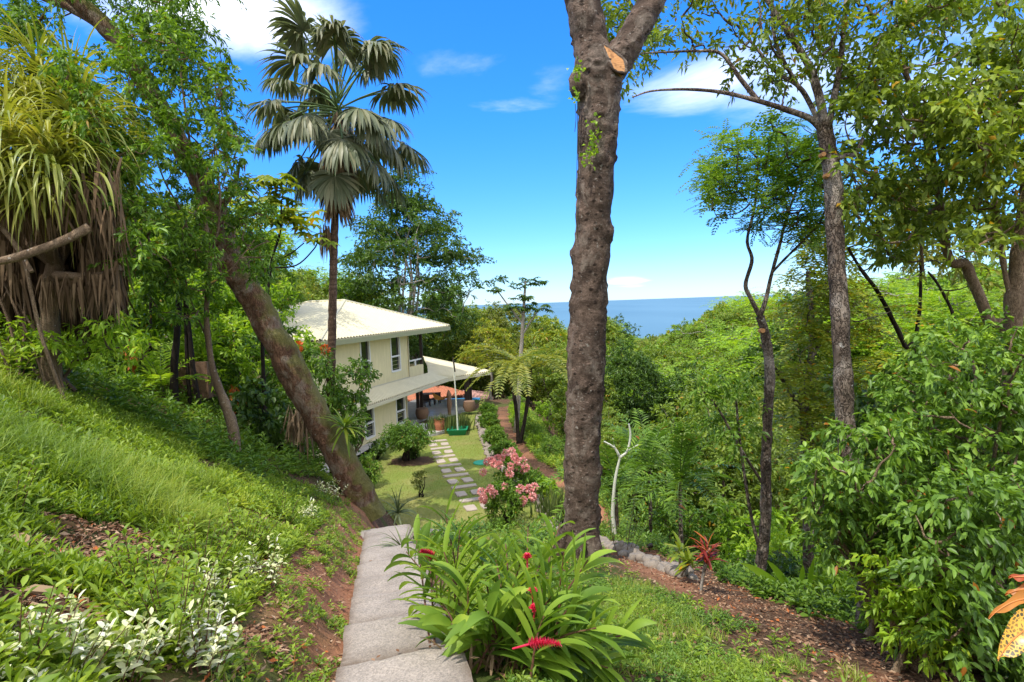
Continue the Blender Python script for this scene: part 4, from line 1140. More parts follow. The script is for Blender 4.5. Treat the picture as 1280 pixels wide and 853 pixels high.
# ---- 4. fan palm
base = P(416, 520, 22.5); base[2] = float(H(base[0], base[1]))
t = thing('fan_palm', 'tall fan palm with grey green fronds and brown dead skirt in front of the house', 'palm tree', base)
tr = MB(); main = smooth_path(np.concatenate([[base], PX([(414, 500, 22.5), (415, 420, 22.5), (417, 330, 22.5), (419, 260, 22.5), (421, 200, 22.5), (423, 150, 22.5)])]), 80)
tube(tr, main, np.interp(np.linspace(0, 1, 80), [0, .15, .6, 1], [.27, .17, .145, .16]), 20, 0, bark_disp(.03, 4, 0, 7, 3, .02))
tr.build('trunk', M['bark_palm'], t)
def fan(mb, c, d, R, mi=0, nseg=38, droop=.35, stem=None, spread=2.35):
    """one fan blade at c facing along d: segments radiating in the blade plane, tips hanging"""
    d = nrm(d); s = nrm(np.cross(d, [0, 0, 1.0])+rng.normal(size=3)*.08); up = np.cross(s, d)
    a = np.linspace(-spread, spread, nseg)
    cs = np.cos(a)[:, None]; sn = np.sin(a)[:, None]
    dirs = nrm(d*(cs+.12)+s*sn*1.0+up*(.30*(1-np.abs(sn))-.12)+rng.normal(size=(nseg, 3))*.06)
    L = R*(.62+.38*np.cos(a*.6))*rng.uniform(.9, 1.06, nseg)
    straps(mb, np.repeat([c], nseg, 0), dirs, L, (.105*R), 7, droop*rng.uniform(.6, 1.6, nseg), up=up, prof=lambda u: (.12+1.5*u if u < .58 else max(0.05, (1-u)/.42)), fold=.12, mi=mi)
cen = P(423, 140, 22.5)
fr = MB(); st = MB(); nf = 0
fl = []
for lev, n_, el, r in ((0, 5, 1.2, 2.3), (1, 7, .85, 2.7), (2, 9, .45, 2.75), (3, 9, .05, 2.75), (4, 9, -.4, 2.6), (5, 6, -.85, 2.3)):
    for k in range(n_):
        a = 2*np.pi*(k+.5*(lev % 2)+rng.uniform(-.25, .25))/n_
        e = el+rng.uniform(-.33, .33)
        d = np.array([math.cos(a)*math.cos(e), math.sin(a)*math.cos(e), math.sin(e)])
        c0 = cen+np.array([0, 0, .55-.22*lev]); pet = r*rng.uniform(.8, 1.08)
        c1 = c0+d*pet+np.array([0, 0, -.12*pet])
        q = smooth_path([c0, (c0+c1)/2+[0, 0, .1], c1], 6); tube(st, q, [.035]*6, 4)
        dd_ = nrm(d+np.array([0, 0, -.42]))
        fl.append(q)
        fan(fr, c1, dd_, rng.uniform(1.2, 1.7), 0, 44, rng.uniform(.2, .5))
for px, py, R in ((411, 165, 1.15), (446, 185, 1.15), (372, 205, 1.0), (378, 232, .9), (470, 165, 1.2), (355, 150, 1.2), (392, 150, 1.1)):
    c1 = P(px, py, 22.2+rng.uniform(-.8, .8)); q = smooth_path([cen, (cen+c1)/2+[0, 0, .25], c1], 8); tube(st, q, [.03]*8, 4)
    fan(fr, c1, nrm(np.array([(px-421)*.01, -.35, -1.0])), R, 0, 30, .18)
fr.build('fronds', M['palm'], t); st.build('frond_stalks', M['stem_green'], t)
ds = MB()
for k in range(420):
    a = rng.uniform(0, 2*np.pi); v = rng.uniform(0, 1)
    c = P(421.5, 182+v*70, 22.5)+np.array([math.cos(a), math.sin(a), 0])*rng.uniform(.2, .45)*(1.1-.3*v)
    straps(ds, c, np.array([math.cos(a)*.45, math.sin(a)*.45, -1.0]), rng.uniform(.7, 1.35), rng.uniform(.05, .14), 4, .3)
for k in range(40):
    c = P(408, 285, 22.3)+rng.normal(size=3)*[.08, .08, .1]
    straps(ds, c, np.array([-.12+rng.normal()*.1, rng.normal()*.1, -1.0]), rng.uniform(.7, 1.3), .09, 4, .2)
for k in range(140):
    a = rng.uniform(0, 2*np.pi); c = P(422, 150, 22.5)+np.array([math.cos(a), math.sin(a), 0])*.25+[0, 0, rng.uniform(-.6, .3)]
    straps(ds, c, np.array([math.cos(a)*.8, math.sin(a)*.8, -.6]), rng.uniform(.5, 1.1), .08, 3, .35)
ds.build('dead_skirt', M['deadleaf'], t)

# ---- 5. screw pine on the left with its hanging skirt
D = 11.2; base = P(60, 425, D); base[2] = float(H(base[0], base[1]))
t = thing('screw_pine', 'huge screw pine with arching striped strap leaves over a brown dead skirt', 'tree', base)
tr = MB(); heads = [(35, 135, D), (98, 160, D-.2), (-30, 115, D+.3), (65, 205, D-1.0), (122, 205, D+.4), (5, 195, D-1.2), (-70, 190, D), (92, 118, D+1.2), (50, 100, D+1)]
joint = P(70, 330, D)
tb_ = smooth_path(np.array([base, P(62, 380, D), joint]), 20); tube(tr, tb_, np.linspace(.17, .15, 20), 12, 0, bark_disp(.05, 5))
for hx, hy, hd in heads:
    hp = P(hx, hy, hd); q = smooth_path([joint, (joint+hp)/2+rng.normal(size=3)*.15-[0, 0, .15], hp], 16); tube(tr, q, np.linspace(.13, .09, 16), 8, 0, bark_disp(.04, 6))
for pp, r in (([(112, 285, D-1.3), (70, 305, D-1.6), (20, 322, D-1.9), (-20, 330, D-2)], .085), ([(-20, 262, D-1.2), (15, 300, D-1.4), (40, 340, D-1.5)], .05), ([(70, 345, D-.6), (120, 345, D-.7), (150, 335, D-.8)], .08)):
    q = smooth_path(PX(pp), 16); tube(tr, q, np.linspace(r, r*.7, 16), 8, 0, bark_disp(.05, 5))
for k in range(20):                                                   # prop roots
    x0 = rng.uniform(-60, 60); y0 = rng.uniform(300, 380); t0_ = D-rng.uniform(-.6, 1.6)
    a_ = P(x0, y0, t0_); g = a_+np.array([rng.normal()*.45+(.35 if x0 < 20 else 0), rng.normal()*.4, 0]); g[2] = float(H(g[0], g[1]))-.05
    tube(tr, smooth_path([a_, (a_+g)/2+rng.normal(size=3)*.1, g], 10), np.full(10, rng.uniform(.015, .034)), 6)
tr.build('trunk', M['bark_tan'], t)
lv = MB(); sk_ = MB(); dk = MB()
for hx, hy, hd in heads:
    hp = P(hx, hy, hd); n_ = 170
    d = rdir(n_, .9, .45)
    straps(lv, hp+d*.1+rng.normal(size=(n_, 3))*[.05, .05, .14], d, rng.uniform(.9, 1.6, n_), rng.uniform(.035, .06, n_), 9, rng.uniform(.18, .36, n_), prof=lambda u: (1 if u < .6 else max(.05, (1-u)/.4)), fold=.25)
n_ = 520                                                              # outer curtain of green straps
hh = [heads[k] for k in rng.integers(0, len(heads), n_)]
c = np.array([P(h[0]+rng.normal()*22, h[1]+abs(rng.normal())*26, h[2]-rng.uniform(0, .5)) for h in hh])
straps(lv, c, np.c_[rng.normal(size=n_)*.7, -np.abs(rng.normal(size=n_))*.6, rng.uniform(-.5, .5, n_)], rng.uniform(.8, 1.4, n_), .05, 8, .4, prof=lambda u: (1 if u < .6 else max(.05, (1-u)/.4)), fold=.25)
lv.build('strap_leaves', M['pandan'], t)
def curtain(mb, n_, xr, yr, tr_, L, W, sp=.16):
    c = np.array([P(rng.uniform(*xr), rng.uniform(*yr), D+rng.uniform(*tr_)) for _ in range(n_)])
    straps(mb, c, np.c_[rng.normal(size=n_)*sp, rng.normal(size=n_)*sp, -np.ones(n_)], rng.uniform(L[0], L[1], n_), rng.uniform(W[0], W[1], n_), 5, .15, up=np.c_[rng.normal(size=n_), rng.normal(size=n_), np.zeros(n_)], prof=lambda u: (1 if u < .5 else max(.1, (1-u)/.5)))
curtain(sk_, 900, (-80, 152), (195, 275), (-1.3, .6), (.4, 1.0), (.02, .055))
curtain(sk_, 420, (100, 152), (265, 345), (-.9, .5), (.4, 1.0), (.02, .06))
curtain(sk_, 260, (50, 148), (340, 365), (-1.0, .2), (.25, .75), (.02, .05))
curtain(sk_, 260, (-80, 30), (285, 350), (-1.0, .6), (.4, 1.0), (.02, .06))
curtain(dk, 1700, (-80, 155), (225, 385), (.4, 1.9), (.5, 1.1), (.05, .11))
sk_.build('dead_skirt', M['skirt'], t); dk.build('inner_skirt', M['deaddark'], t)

# ---- 6. tall forked tree on the right
D = 8.0; base = P(1098, 800, 7.6); base[2] = float(H(base[0], base[1]))-.2
t = thing('tall_branching_tree', 'tall grey brown tree on the right with a broken side stub and spreading upper limbs', 'tree', base)
tr = MB()
main = smooth_path(np.concatenate([[base], PX([(1090, 700, 7.75), (1072, 620, 7.9), (1060, 560, 8), (1052, 440, 8), (1046, 330, 8), (1042, 240, 8), (1036, 190, 8), (1031, 160, 8)])]), 120)
tube(tr, main, np.interp(np.linspace(0, 1, 120), [0, .1, .3, .6, .9, 1], [.30, .20, .13, .115, .105, .10]), 24, 0, bark_disp(.045, 4, .008, 9, 7))
limbs = []
for pp, r0, r1 in (([(1033, 172, 8), (1015, 150, 7.95), (985, 138, 7.9), (950, 127, 7.8), (905, 116, 7.7), (860, 112, 7.6), (815, 114, 7.5), (790, 122, 7.5)], .05, .007),
                   ([(948, 127, 7.8), (925, 98, 7.8), (902, 68, 7.8), (875, 64, 7.8), (820, 66, 7.8), (800, 67, 7.9)], .034, .006),
                   ([(1031, 165, 8), (1020, 145, 8.1), (1000, 110, 8.2), (970, 90, 8.3), (945, 60, 8.4), (920, 30, 8.4)], .042, .015),
                   ([(1031, 165, 8), (1026, 130, 8), (1012, 85, 8.1), (985, 40, 8.2), (962, 5, 8.3), (930, -40, 8.4)], .066, .028),
                   ([(1035, 160, 8), (1042, 125, 8), (1050, 80, 8), (1056, 20, 8.1), (1060, -60, 8.2)], .05, .022),
                   ([(1000, 112, 8.2), (972, 60, 8.2), (965, 10, 8.2), (975, -40, 8.2)], .03, .015),
                   ([(1040, 198, 8), (1058, 195, 7.8), (1070, 192, 7.65), (1079, 172, 7.55)], .04, .024)):
    q = smooth_path(PX(pp), 44); tube(tr, q, np.linspace(r0, r1, 44), 12, 0, bark_disp(.03, 6)); limbs.append(q)
cl = np.concatenate([poly_clusters([(845, -40), (1010, -60), (1060, 20), (1030, 70), (985, 75), (930, 50), (880, 75), (850, 40)], 62, 7.3, 9),
                     poly_clusters([(905, 75), (990, 80), (985, 115), (915, 100)], 8, 7.8, 8.6),
                     poly_clusters([(1020, -60), (1140, -60), (1130, 120), (1060, 130), (1040, 60)], 46, 7.4, 9)])
connect(tr, [l for l in limbs[:6]], cl, .022, .005, 5)
trunk = tr.build('trunk', M['bark_grey'], t)
cw = MB(); spray(cw, cl, .34, 52, .115, .046, droop=.3); cw.build('crown', M['canopy'], t)
for px, py in ((1031, 193), (1036, 219)):
    ct = MB(); q = P(px, py, 7.89); tube(ct, [q+[0, .1, 0], q+[-.02, -.015, 0]], [.034, .03], 10)
    ct.build('saw_cut', M['cutwood'], trunk, origin=t['_o'], smooth=False)

# ---- 7. crooked tree with feathery crown
D = 11.0; base = P(948, 735, D); base[2] = min(float(H(base[0], base[1])), base[2])-.1
t = thing('crooked_feathery_tree', 'slim crooked tree with lacy feathery crown standing below the mulch slope', 'tree', base)
tr = MB()
main = smooth_path(np.concatenate([[base], PX([(949, 720, D), (956, 660, D), (958, 560, D), (962, 470, D), (958, 425, D), (950, 396, D)])]), 60)
tube(tr, main, np.interp(np.linspace(0, 1, 60), [0, .3, .8, 1], [.15, .105, .085, .078]), 16, 0, bark_disp(.06, 5, .01, 8, 4))
limbs = []
for pp, r in (([(950, 396, D), (938, 372, D), (932, 355, D), (940, 325, D), (934, 300, D), (944, 255, D), (948, 200, D+.2)], .045), ([(950, 396, D), (958, 372, D), (964, 345, D), (975, 305, D), (984, 270, D), (1000, 225, D+.3)], .045),
              ([(966, 340, D), (980, 325, D-.3), (1000, 305, D-.6), (1025, 280, D-.8)], .026), ([(957, 610, D), (925, 560, D-.3), (900, 515, D-.5), (880, 490, D-.6)], .03), ([(953, 700, D), (938, 640, D-.2), (926, 560, D-.3), (920, 500, D-.4)], .035)):
    q = smooth_path(PX(pp), 30); tube(tr, q, np.linspace(r, .02, 30), 10, 0, bark_disp(.04, 6)); limbs.append(q)
cl = poly_clusters([(905, 165), (965, 140), (1020, 165), (1050, 230), (1035, 315), (985, 290), (945, 285), (890, 268), (868, 222)], 150, D-1.6, D+2.0)
connect(tr, limbs[:3], cl, .02, .005, 5)
trunk = tr.build('trunk', M['bark_grey'], t)
cw = MB(); n_ = len(cl)*9; pinnate(cw, np.repeat(cl, 9, 0)+rng.normal(size=(n_, 3))*.08, rdir(n_, .45, .1), rng.uniform(.3, .55, n_), 8, .105, .042, .25)
cl2 = np.concatenate([poly_clusters([(870, 470), (935, 470), (940, 560), (890, 560)], 14, D-1, D)]); spray(cw, cl2, .3, 50, .14, .06)
cw.build('crown', M['feather2'], t)
ct = MB(); q = P(953, 414, D-.12); tube(ct, [q+[0, .08, 0], q+[0, -.03, .01]], [.05, .045], 10); ct.build('saw_cut', M['cutwood'], trunk, origin=t['_o'], smooth=False)

# ---- 8. right-hand canopy: two bent trunks
def bent(name_label, trunks, base_px, polys, leafm, bark, leafL, leafW, R, nl, shape='d', rt=.02, dead=None):
    D_ = base_px[2]; base = P(*base_px); base[2] = min(base[2], 50)
    g = float(H(base[0], base[1])); b0 = np.array([base[0], base[1], g])
    t = thing('canopy_tree', name_label, 'tree', b0)
    tr = MB(); limbs = []
    for k, (pp, r0, r1) in enumerate(trunks):
        q = PX(pp)
        if k == 0: q = np.concatenate([[b0], q])
        q = smooth_path(q, 60); tube(tr, q, np.linspace(r0, r1, 60), 12, 0, bark_disp(.05, 5, .008, 8, 3)); limbs.append(q[15:] if k == 0 else q)
    cl = np.concatenate([poly_clusters(*pl_) for pl_ in polys])
    connect(tr, limbs, cl, rt, .005, 5)
    tr.build('trunk', M[bark], t)
    cw = MB(); spray(cw, cl, R, nl, leafL, leafW, shape=shape, droop=.35); cw.build('crown', M[leafm], t)
    return t
bent('canopy tree on the right with a mottled trunk kinked sideways like a knee', [([(1262, 470, 9), (1236, 400, 9), (1216, 350, 9), (1206, 330, 9), (1190, 328, 9), (1180, 300, 9), (1172, 240, 9), (1162, 190, 9), (1152, 150, 9), (1138, 110, 9), (1128, 80, 9)], .085, .042), ([(1178, 255, 9), (1160, 270, 8.8), (1152, 300, 8.8), (1154, 340, 8.8)], .03, .015)], (1290, 560, 9.0),
     [([(1060, 60), (1200, -40), (1280, -40), (1290, 140), (1240, 200), (1150, 250), (1070, 290), (1050, 200)], 150, 7.4, 9.6), ([(1070, 240), (1150, 230), (1160, 310), (1110, 330), (1080, 320)], 20, 8, 9.5)], 'canopy', 'bark_tan', .14, .062, .38, 52)
bent('canopy tree at the right edge with a stout pale mottled trunk', [([(1266, 420, 8), (1268, 380, 8), (1272, 330, 8), (1280, 270, 8), (1290, 200, 8.1), (1296, 120, 8.2)], .115, .08), ([(1266, 380, 8), (1256, 340, 8), (1250, 290, 8), (1240, 230, 8), (1228, 170, 8)], .04, .024)], (1262, 640, 8.0),
     [([(1180, 120), (1300, 20), (1360, 60), (1340, 330), (1270, 290), (1200, 330), (1180, 220)], 120, 7, 9.2)], 'canopy', 'bark_tan', .14, .064, .38, 52)
bent('thin dark twin stemmed tree between the tall grey tree and the kneed trunk', [([(1150, 480, 13), (1130, 430, 13), (1100, 370, 13), (1075, 335, 13), (1060, 310, 13)], .065, .03), ([(1140, 450, 13), (1150, 380, 13), (1152, 300, 13), (1165, 250, 13)], .04, .024), ([(1200, 430, 13), (1190, 390, 13), (1172, 355, 13), (1160, 340, 13)], .04, .024)], (1160, 620, 13.0),
     [([(1070, 220), (1170, 220), (1230, 290), (1240, 380), (1170, 330), (1080, 320)], 60, 12, 14.5)], 'olive', 'bark_dark', .17, .07, .5, 60)

# ---- 9. yellowing tree with long compound leaves behind the grey trunk
D = 13.5; base = P(1010, 720, D); base[2] = float(H(base[0], base[1]))
t = thing('compound_leaf_tree', 'yellowing tree with long drooping compound leaves between the two grey trunks', 'tree', base)
tr = MB(); q = smooth_path(np.concatenate([[base], PX([(1010, 600, D), (1005, 520, D), (1015, 430, D), (1010, 340, D+.4)])]), 40); tube(tr, q, np.linspace(.14, .05, 40), 10); lims = [q]
for pp in ([(1006, 520, D), (975, 470, D-.4), (950, 430, D-.6)], [(1012, 450, D), (1045, 400, D), (1085, 370, D)], [(1008, 560, D), (1040, 530, D-.5), (1065, 470, D-.6)]):
    k_ = smooth_path(PX(pp), 18); tube(tr, k_, np.linspace(.06, .02, 18), 8); lims.append(k_)
cl = np.concatenate([poly_clusters([(975, 380), (1040, 340), (1120, 380), (1115, 470), (1070, 520), (1060, 600), (1000, 560), (970, 480)], 62, D-1.5, D+1.5), poly_clusters([(990, 280), (1070, 290), (1060, 350), (1000, 350)], 12, D, D+1.5)])
connect(tr, lims, cl, .02, .006, 5); tr.build('trunk', M['bark_grey'], t)
cw = MB(); n_ = len(cl)*11; pinnate(cw, np.repeat(cl, 11, 0)+rng.normal(size=(n_, 3))*.15, rdir(n_, .4, 0), rng.uniform(.6, 1.0, n_), 8, .18, .065, .35); cw.build('crown', M['yellowish'], t)

# ---- 10. glossy shrubs filling the right foreground
def bush(label, poly, n_, t0, t1, basepx, mat='glossy', L=.108, W=.047, R=.41, nl=94, nm='leafy_shrub', group=None, stems=8, cat='shrub', shape='h', bark='bark_tan', drp=.5):
    b0 = P(*basepx); b0[2] = float(H(b0[0], b0[1]))
    t = thing(nm, label, cat, b0, group)
    cl = poly_clusters(poly, n_, t0, t1)
    ok = cl[:, 2] > H(cl[:, 0], cl[:, 1])+.15
    cl = cl[ok]
    tr = MB(); lims = []
    for k in range(stems):
        c = cl[rng.integers(len(cl))]; q = jit_path(b0+rng.normal(size=3)*[.15, .15, 0], c, 6, .12, 0, .1); tube(tr, q, np.linspace(.045, .012, len(q)), 7); lims.append(q)
    connect(tr, lims, cl, .02, .005, 5); tr.build('stems', M[bark], t)
    cw = MB(); spray(cw, cl, R, nl, L, W, shape=shape, droop=drp, flat=.6); cw.build('foliage', M[mat], t)
    return t
bush('tall glossy shrub in the right foreground reaching up to the kneed trunk', [(1130, 430), (1215, 395), (1300, 410), (1320, 620), (1230, 640), (1150, 610), (1100, 520)], 100, 6.2, 8.4, (1230, 760, 7.2))
bush('glossy shrub hiding the foot of the tall grey tree', [(1010, 575), (1060, 530), (1130, 530), (1180, 640), (1160, 720), (1090, 700), (1030, 680)], 74, 5.9, 7.3, (1110, 800, 6.6))
bush('glossy shrub filling the lower right corner behind the spotted croton', [(1150, 610), (1320, 600), (1330, 860), (1180, 850), (1120, 740)], 95, 4.9, 6.6, (1240, 900, 5.8))
bush('deep green shrub behind the glossy shrubs at right', [(1060, 500), (1140, 440), (1320, 440), (1320, 700), (1120, 740), (1060, 640)], 90, 8.4, 10.5, (1180, 760, 9.4), 'dark', .17, .08, .55, 70, shape='d')
bush('low shrub of paler leaflets at the foot of the right hand bushes', [(1080, 700), (1140, 690), (1200, 760), (1200, 860), (1110, 820)], 36, 5.4, 6.2, (1140, 850, 5.8), 'light', .11, .045, .3, 60, shape='d')
# ------------------------------------------------------------------ forest: prototypes and their copies
def proto(name, label, cat, seed, h, rx, rz, ncl, nl, L, W, leafm, bark, style='round', group=None, tr_r=.16, stems=1, flat=.55):
    global rng
    keep = rng; rng = np.random.default_rng(seed)
    t = thing(name, label, cat, (0, 0, 0), group)
    zc = h-rz*.95
    u = rdir(ncl*2, 1, .15); r = rng.uniform(.35, 1.0, len(u))**.5
    lump = 1+.30*vnoise(u*1.8+seed, seed)+.2*vnoise(u*3.7+seed, seed+1)
    cl = u*r[:, None]*lump[:, None]*np.array([rx, rx, rz])+np.array([0, 0, zc])
    if style == 'layer':
        cl[:, 2] = np.round((cl[:, 2]-zc)/(rz*.33))*(rz*.33)+zc+rng.normal(size=len(cl))*.075*rz+.0
        cone = np.clip((h-cl[:, 2])/(2*rz), .12, 1)
        cl[:, :2] *= (.35+1.1*cone)[:, None]
    cl = cl[np.argsort(-np.abs(cl[:, 2]-zc)*0+rng.random(len(cl)))][:ncl]
    tr = MB(); lims = []
    for s in range(stems):
        top = np.array([rng.normal()*.3*rx*.5, rng.normal()*.3*rx*.5, zc+rz*.35])
        q = jit_path([rng.normal()*.1*(stems > 1), rng.normal()*.1*(stems > 1), -.6], top, 6, .06, 0, 0)
        tube(tr, q, np.linspace(tr_r*(1.25 if s == 0 else .9), tr_r*.25, len(q)), 8, 0, bark_disp(.04, 3))
        lims.append(q[len(q)//3:])
    pick = cl[rng.random(len(cl)) < .6]
    connect(tr, lims, pick, tr_r*.5, .015, 5)
    tr.build('trunk', M[bark], t)
    cw = MB()
    R = (rx*rx*rz)**(1/3)*.28
    if style == 'feather':
        n_ = len(cl)*max(4, nl//14)
        pinnate(cw, np.repeat(cl, n_//len(cl), 0)+rng.normal(size=(n_, 3))*R*np.array([.5, .5, .16]), rdir(n_, .3, .05), rng.uniform(.8, 1.3, n_)*L*4, 6, L, W, .2)
    else:
        spray(cw, cl, R*(.95 if style == 'layer' else 1), nl, L, W, flat=.32 if style == 'layer' else flat, droop=.2, zo=.12)
    cw.build('crown', M[leafm], t)
    rng = keep
    return t, h, rx
GT = 'broad crowned trees rising from the ravine'
protos = {
 'round': [proto('forest_tree', 'mid green round headed tree in the wooded ravine', 'tree', 101, 10, 3.6, 3.3, 120, 95, .30, .15, 'canopy', 'bark_grey', group='round headed ravine trees'),
           proto('forest_tree', 'mid green round headed tree in the wooded ravine', 'tree', 102, 11, 3.9, 3.8, 130, 95, .32, .16, 'canopy', 'bark_grey', group='round headed ravine trees')],
 'feather': [proto('forest_tree', 'bright yellow green feathery topped tree in the ravine', 'tree', 103, 10, 4.6, 2.2, 120, 110, .30, .12, 'light', 'bark_pale', 'feather', group='bright feathery ravine trees'),
             proto('forest_tree', 'bright yellow green feathery topped tree in the ravine', 'tree', 104, 11, 4.8, 2.6, 130, 110, .30, .12, 'feather', 'bark_pale', 'feather', group='bright feathery ravine trees')],
 'dark': [proto('forest_tree', 'dark dense leaved tree in the wooded ravine', 'tree', 105, 10, 3.2, 3.4, 130, 100, .28, .13, 'dark', 'bark_dark', group='dark dense ravine trees')],
 'olive': [proto('forest_tree', 'olive green open crowned tree in the wooded ravine', 'tree', 106, 9.5, 3.8, 3.0, 95, 85, .30, .13, 'olive', 'bark_tan', group='olive open crowned ravine trees', stems=2)],
 'yellow': [proto('forest_tree', 'yellowing open crowned tree in the wooded ravine', 'tree', 107, 9, 3.4, 2.6, 80, 80, .30, .12, 'yellowish', 'bark_pale', 'layer', group='yellowing ravine trees')],
 'broad': [proto('forest_tree', 'large leaved fresh green tree in the wooded ravine', 'tree', 108, 9, 3.2, 3.2, 95, 70, .40, .20, 'broad', 'bark_grey', group='large leaved ravine trees')],
}
allp = [p for v in protos.values() for p in v]
used = {id(p[0]): False for p in allp}
def put(p, x_, y_, z_, s, label=None, group=None):
    root = p[0]; rz = rng.uniform(0, 6.28)
    if not used[id(root)] and label is None:
        used[id(root)] = True; root.location = (x_, y_, z_); root.rotation_euler = (0, 0, rz); root.scale = (s, s, s); return root
    r = copy_tree(root, (x_, y_, z_), rz, s)
    if label: r['label'] = label
    if group is not None:
        if group: r['group'] = group
        elif 'group' in r: del r['group']
    return r
def canopy_y(px):
    return np.interp(px, [-200, 0, 300, 340, 430, 470, 590, 605, 640, 690, 760, 800, 835, 870, 900, 940, 980, 1040, 1130, 1200, 1500],
                     [300, 320, 325, 330, 342, 390, 388, 384, 385, 400, 405, 422, 416, 403, 376, 362, 352, 343, 337, 333, 320])
def in_house(x_, y_, m=1.5):
    d = np.array([x_, y_])-O0[:2]; a = d @ UA[:2]; n = d @ UN[:2]
    return -7-m < a < 15+m and -14-m < n < 6+m
cands = []
yy = 20.0
while yy < 118:
    step = 4.0+yy*.062
    xx = -1.05*yy-8
    while xx < 1.05*yy+8:
        cands.append((xx+rng.normal()*step*.3, yy+rng.normal()*step*.3)); xx += step
    yy += step
ntr = 0; placed = []
for (x_, y_) in cands:
    if y_ < 52 and XE(y_)+2.4 > x_ > -13 - max(0, 28-y_)*0: 
        continue
    if in_house(x_, y_): continue
    if x_ < -8 and y_ < 40: continue
    if x_/y_ > .62 and y_ < 26: continue
    if 38 < y_ < 66 and -9 < x_ < 2.5: continue
    g = float(H(x_, y_))
    px, _ = proj((x_, y_, g)); 
    if px < -160 or px > 1450: continue
    # choose kind by place
    q = rng.random()
    if x_ > 6 and y_ > 34 and q < .34: kind = 'feather'
    elif q < .62: kind = 'round'
    elif q < .74: kind = 'dark'
    elif q < .86: kind = 'olive'
    elif q < .92: kind = 'yellow'
    else: kind = 'broad'
    p = protos[kind][rng.integers(len(protos[kind]))]
    cy = canopy_y(px)+abs(rng.normal())*(20 if px > 930 else 9)-(10 if px > 950 and rng.random() < .25 else 0)
    ztop = P(px, cy, y_)[2]
    # nearer trees stand lower so that those behind show above them
    if x_ > 0: ztop = min(ztop, P(px, np.interp(y_, [18, 28, 45, 75, 118], [560, 510, 455, 400, 330])+rng.normal()*14, y_)[2]) if px < 985 else ztop
    hh_ = ztop-g; s = hh_/p[1]
    if s < .30: continue
    s0 = s
    s = min(s, rng.uniform(.75, 1.2)*(1+.006*min(y_, 90)))
    z_ = g if s0 <= s*1.02 else g+min((s0-s)*p[1], 5.5)*0
    put(p, x_, y_, z_, s); ntr += 1
# mid-forest for the valley beyond, then one far mass
fm = MB(); fb = MB()
nfar = 0
yy = 112.0
while yy < 900:
    step = 6+yy*.022
    xx = -1.1*yy
    while xx < 1.1*yy:
        x_ = xx+rng.normal()*step*.3; y_ = yy+rng.normal()*step*.3; xx += step
        g = float(H(x_, y_)); px, _ = proj((x_, y_, g))
        if px < -80 or px > 1360 or g < -124: continue
        cy = canopy_y(px)+abs(rng.normal())*(16 if px > 930 else 6)-(9 if px > 960 and rng.random() < .2 else 0); hmax = P(px, cy, y_)[2]-g
        hh_ = min(hmax, rng.uniform(9, 15))
        if hh_ < 3: continue
        r = hh_*.42; m = int(270 if y_ < 300 else 130)
        u = rdir(m, .8, .25); lump = 1+.35*vnoise(u*2+nfar, nfar % 50)
        c = np.array([x_, y_, g+hh_-r*.85])+u*(r*rng.uniform(.75, 1.0, m)*lump)[:, None]*np.array([1, 1, .75])
        d = nrm(u+rng.normal(size=(m, 3))*.7); sz = r*rng.uniform(.13, .27, m)
        leaves(fm, c, d, nrm(u+rng.normal(size=(m, 3))*.5+[0, 0, .6]), sz, sz*.75, .2, .1, mi=int(rng.choice([0, 0, 0, 1, 2, 2])))
        nfar += 1
    yy += step
fo = fm.build('far_forest', [M['canopy'], M['feather'], M['dark']]); tag(fo, 'unbroken forest canopy falling away towards the sea', 'forest', None, 'stuff')

# big layered tree standing behind the house
t, hh_, rr_ = proto('layered_tree', 'tall pagoda shaped tree with tiers of dark foliage behind the house roof', 'tree', 120, 22, 8.4, 8.6, 240, 110, .42, .21, 'dark', 'bark_pale', 'layer', tr_r=.24, stems=6)
b = P(512, 400, 64); t.location = [float(b[0]), float(b[1]), float(P(512, 226, 64)[2]-22)]; t.rotation_euler = (0, 0, 1.0)
# round dark tree in mid valley
p = protos['dark'][0]
q = P(786, 445, 42); top = P(786, 440, 42)[2]
r = put(p, q[0], q[1], top-10*.78, .78, 'small round dark tree standing out against bright foliage right of the big trunk', '')
for px, py, t_, s, kd, lab in ((612, 404, 58, .9, 'yellow', 'yellow green spreading tree with pale bare limbs right of the porch roof'),
                               (626, 384, 78, 1.25, 'olive', 'brownish olive tree on the skyline left of the slim white stemmed tree'),
                               (598, 383, 84, 1.2, 'round', 'round headed tree on the skyline right of the tiered tree behind the house'),
                               (672, 394, 88, 1.1, 'round', 'round headed tree on the skyline between the slim white stemmed tree and the big trunk'),
                               (768, 404, 95, 1.1, 'dark', 'dark tree on the skyline just right of the big trunk'),
                               (862, 404, 80, 1.0, 'round', 'round headed tree on the skyline beneath the sea'),
                               (740, 395, 64, 1.0, 'round', 'round headed tree half hidden behind the big trunk')):
    p = protos[kd][0]; q = P(px, py, t_); put(p, q[0], q[1], q[2]-p[1]*s, s, lab, '')

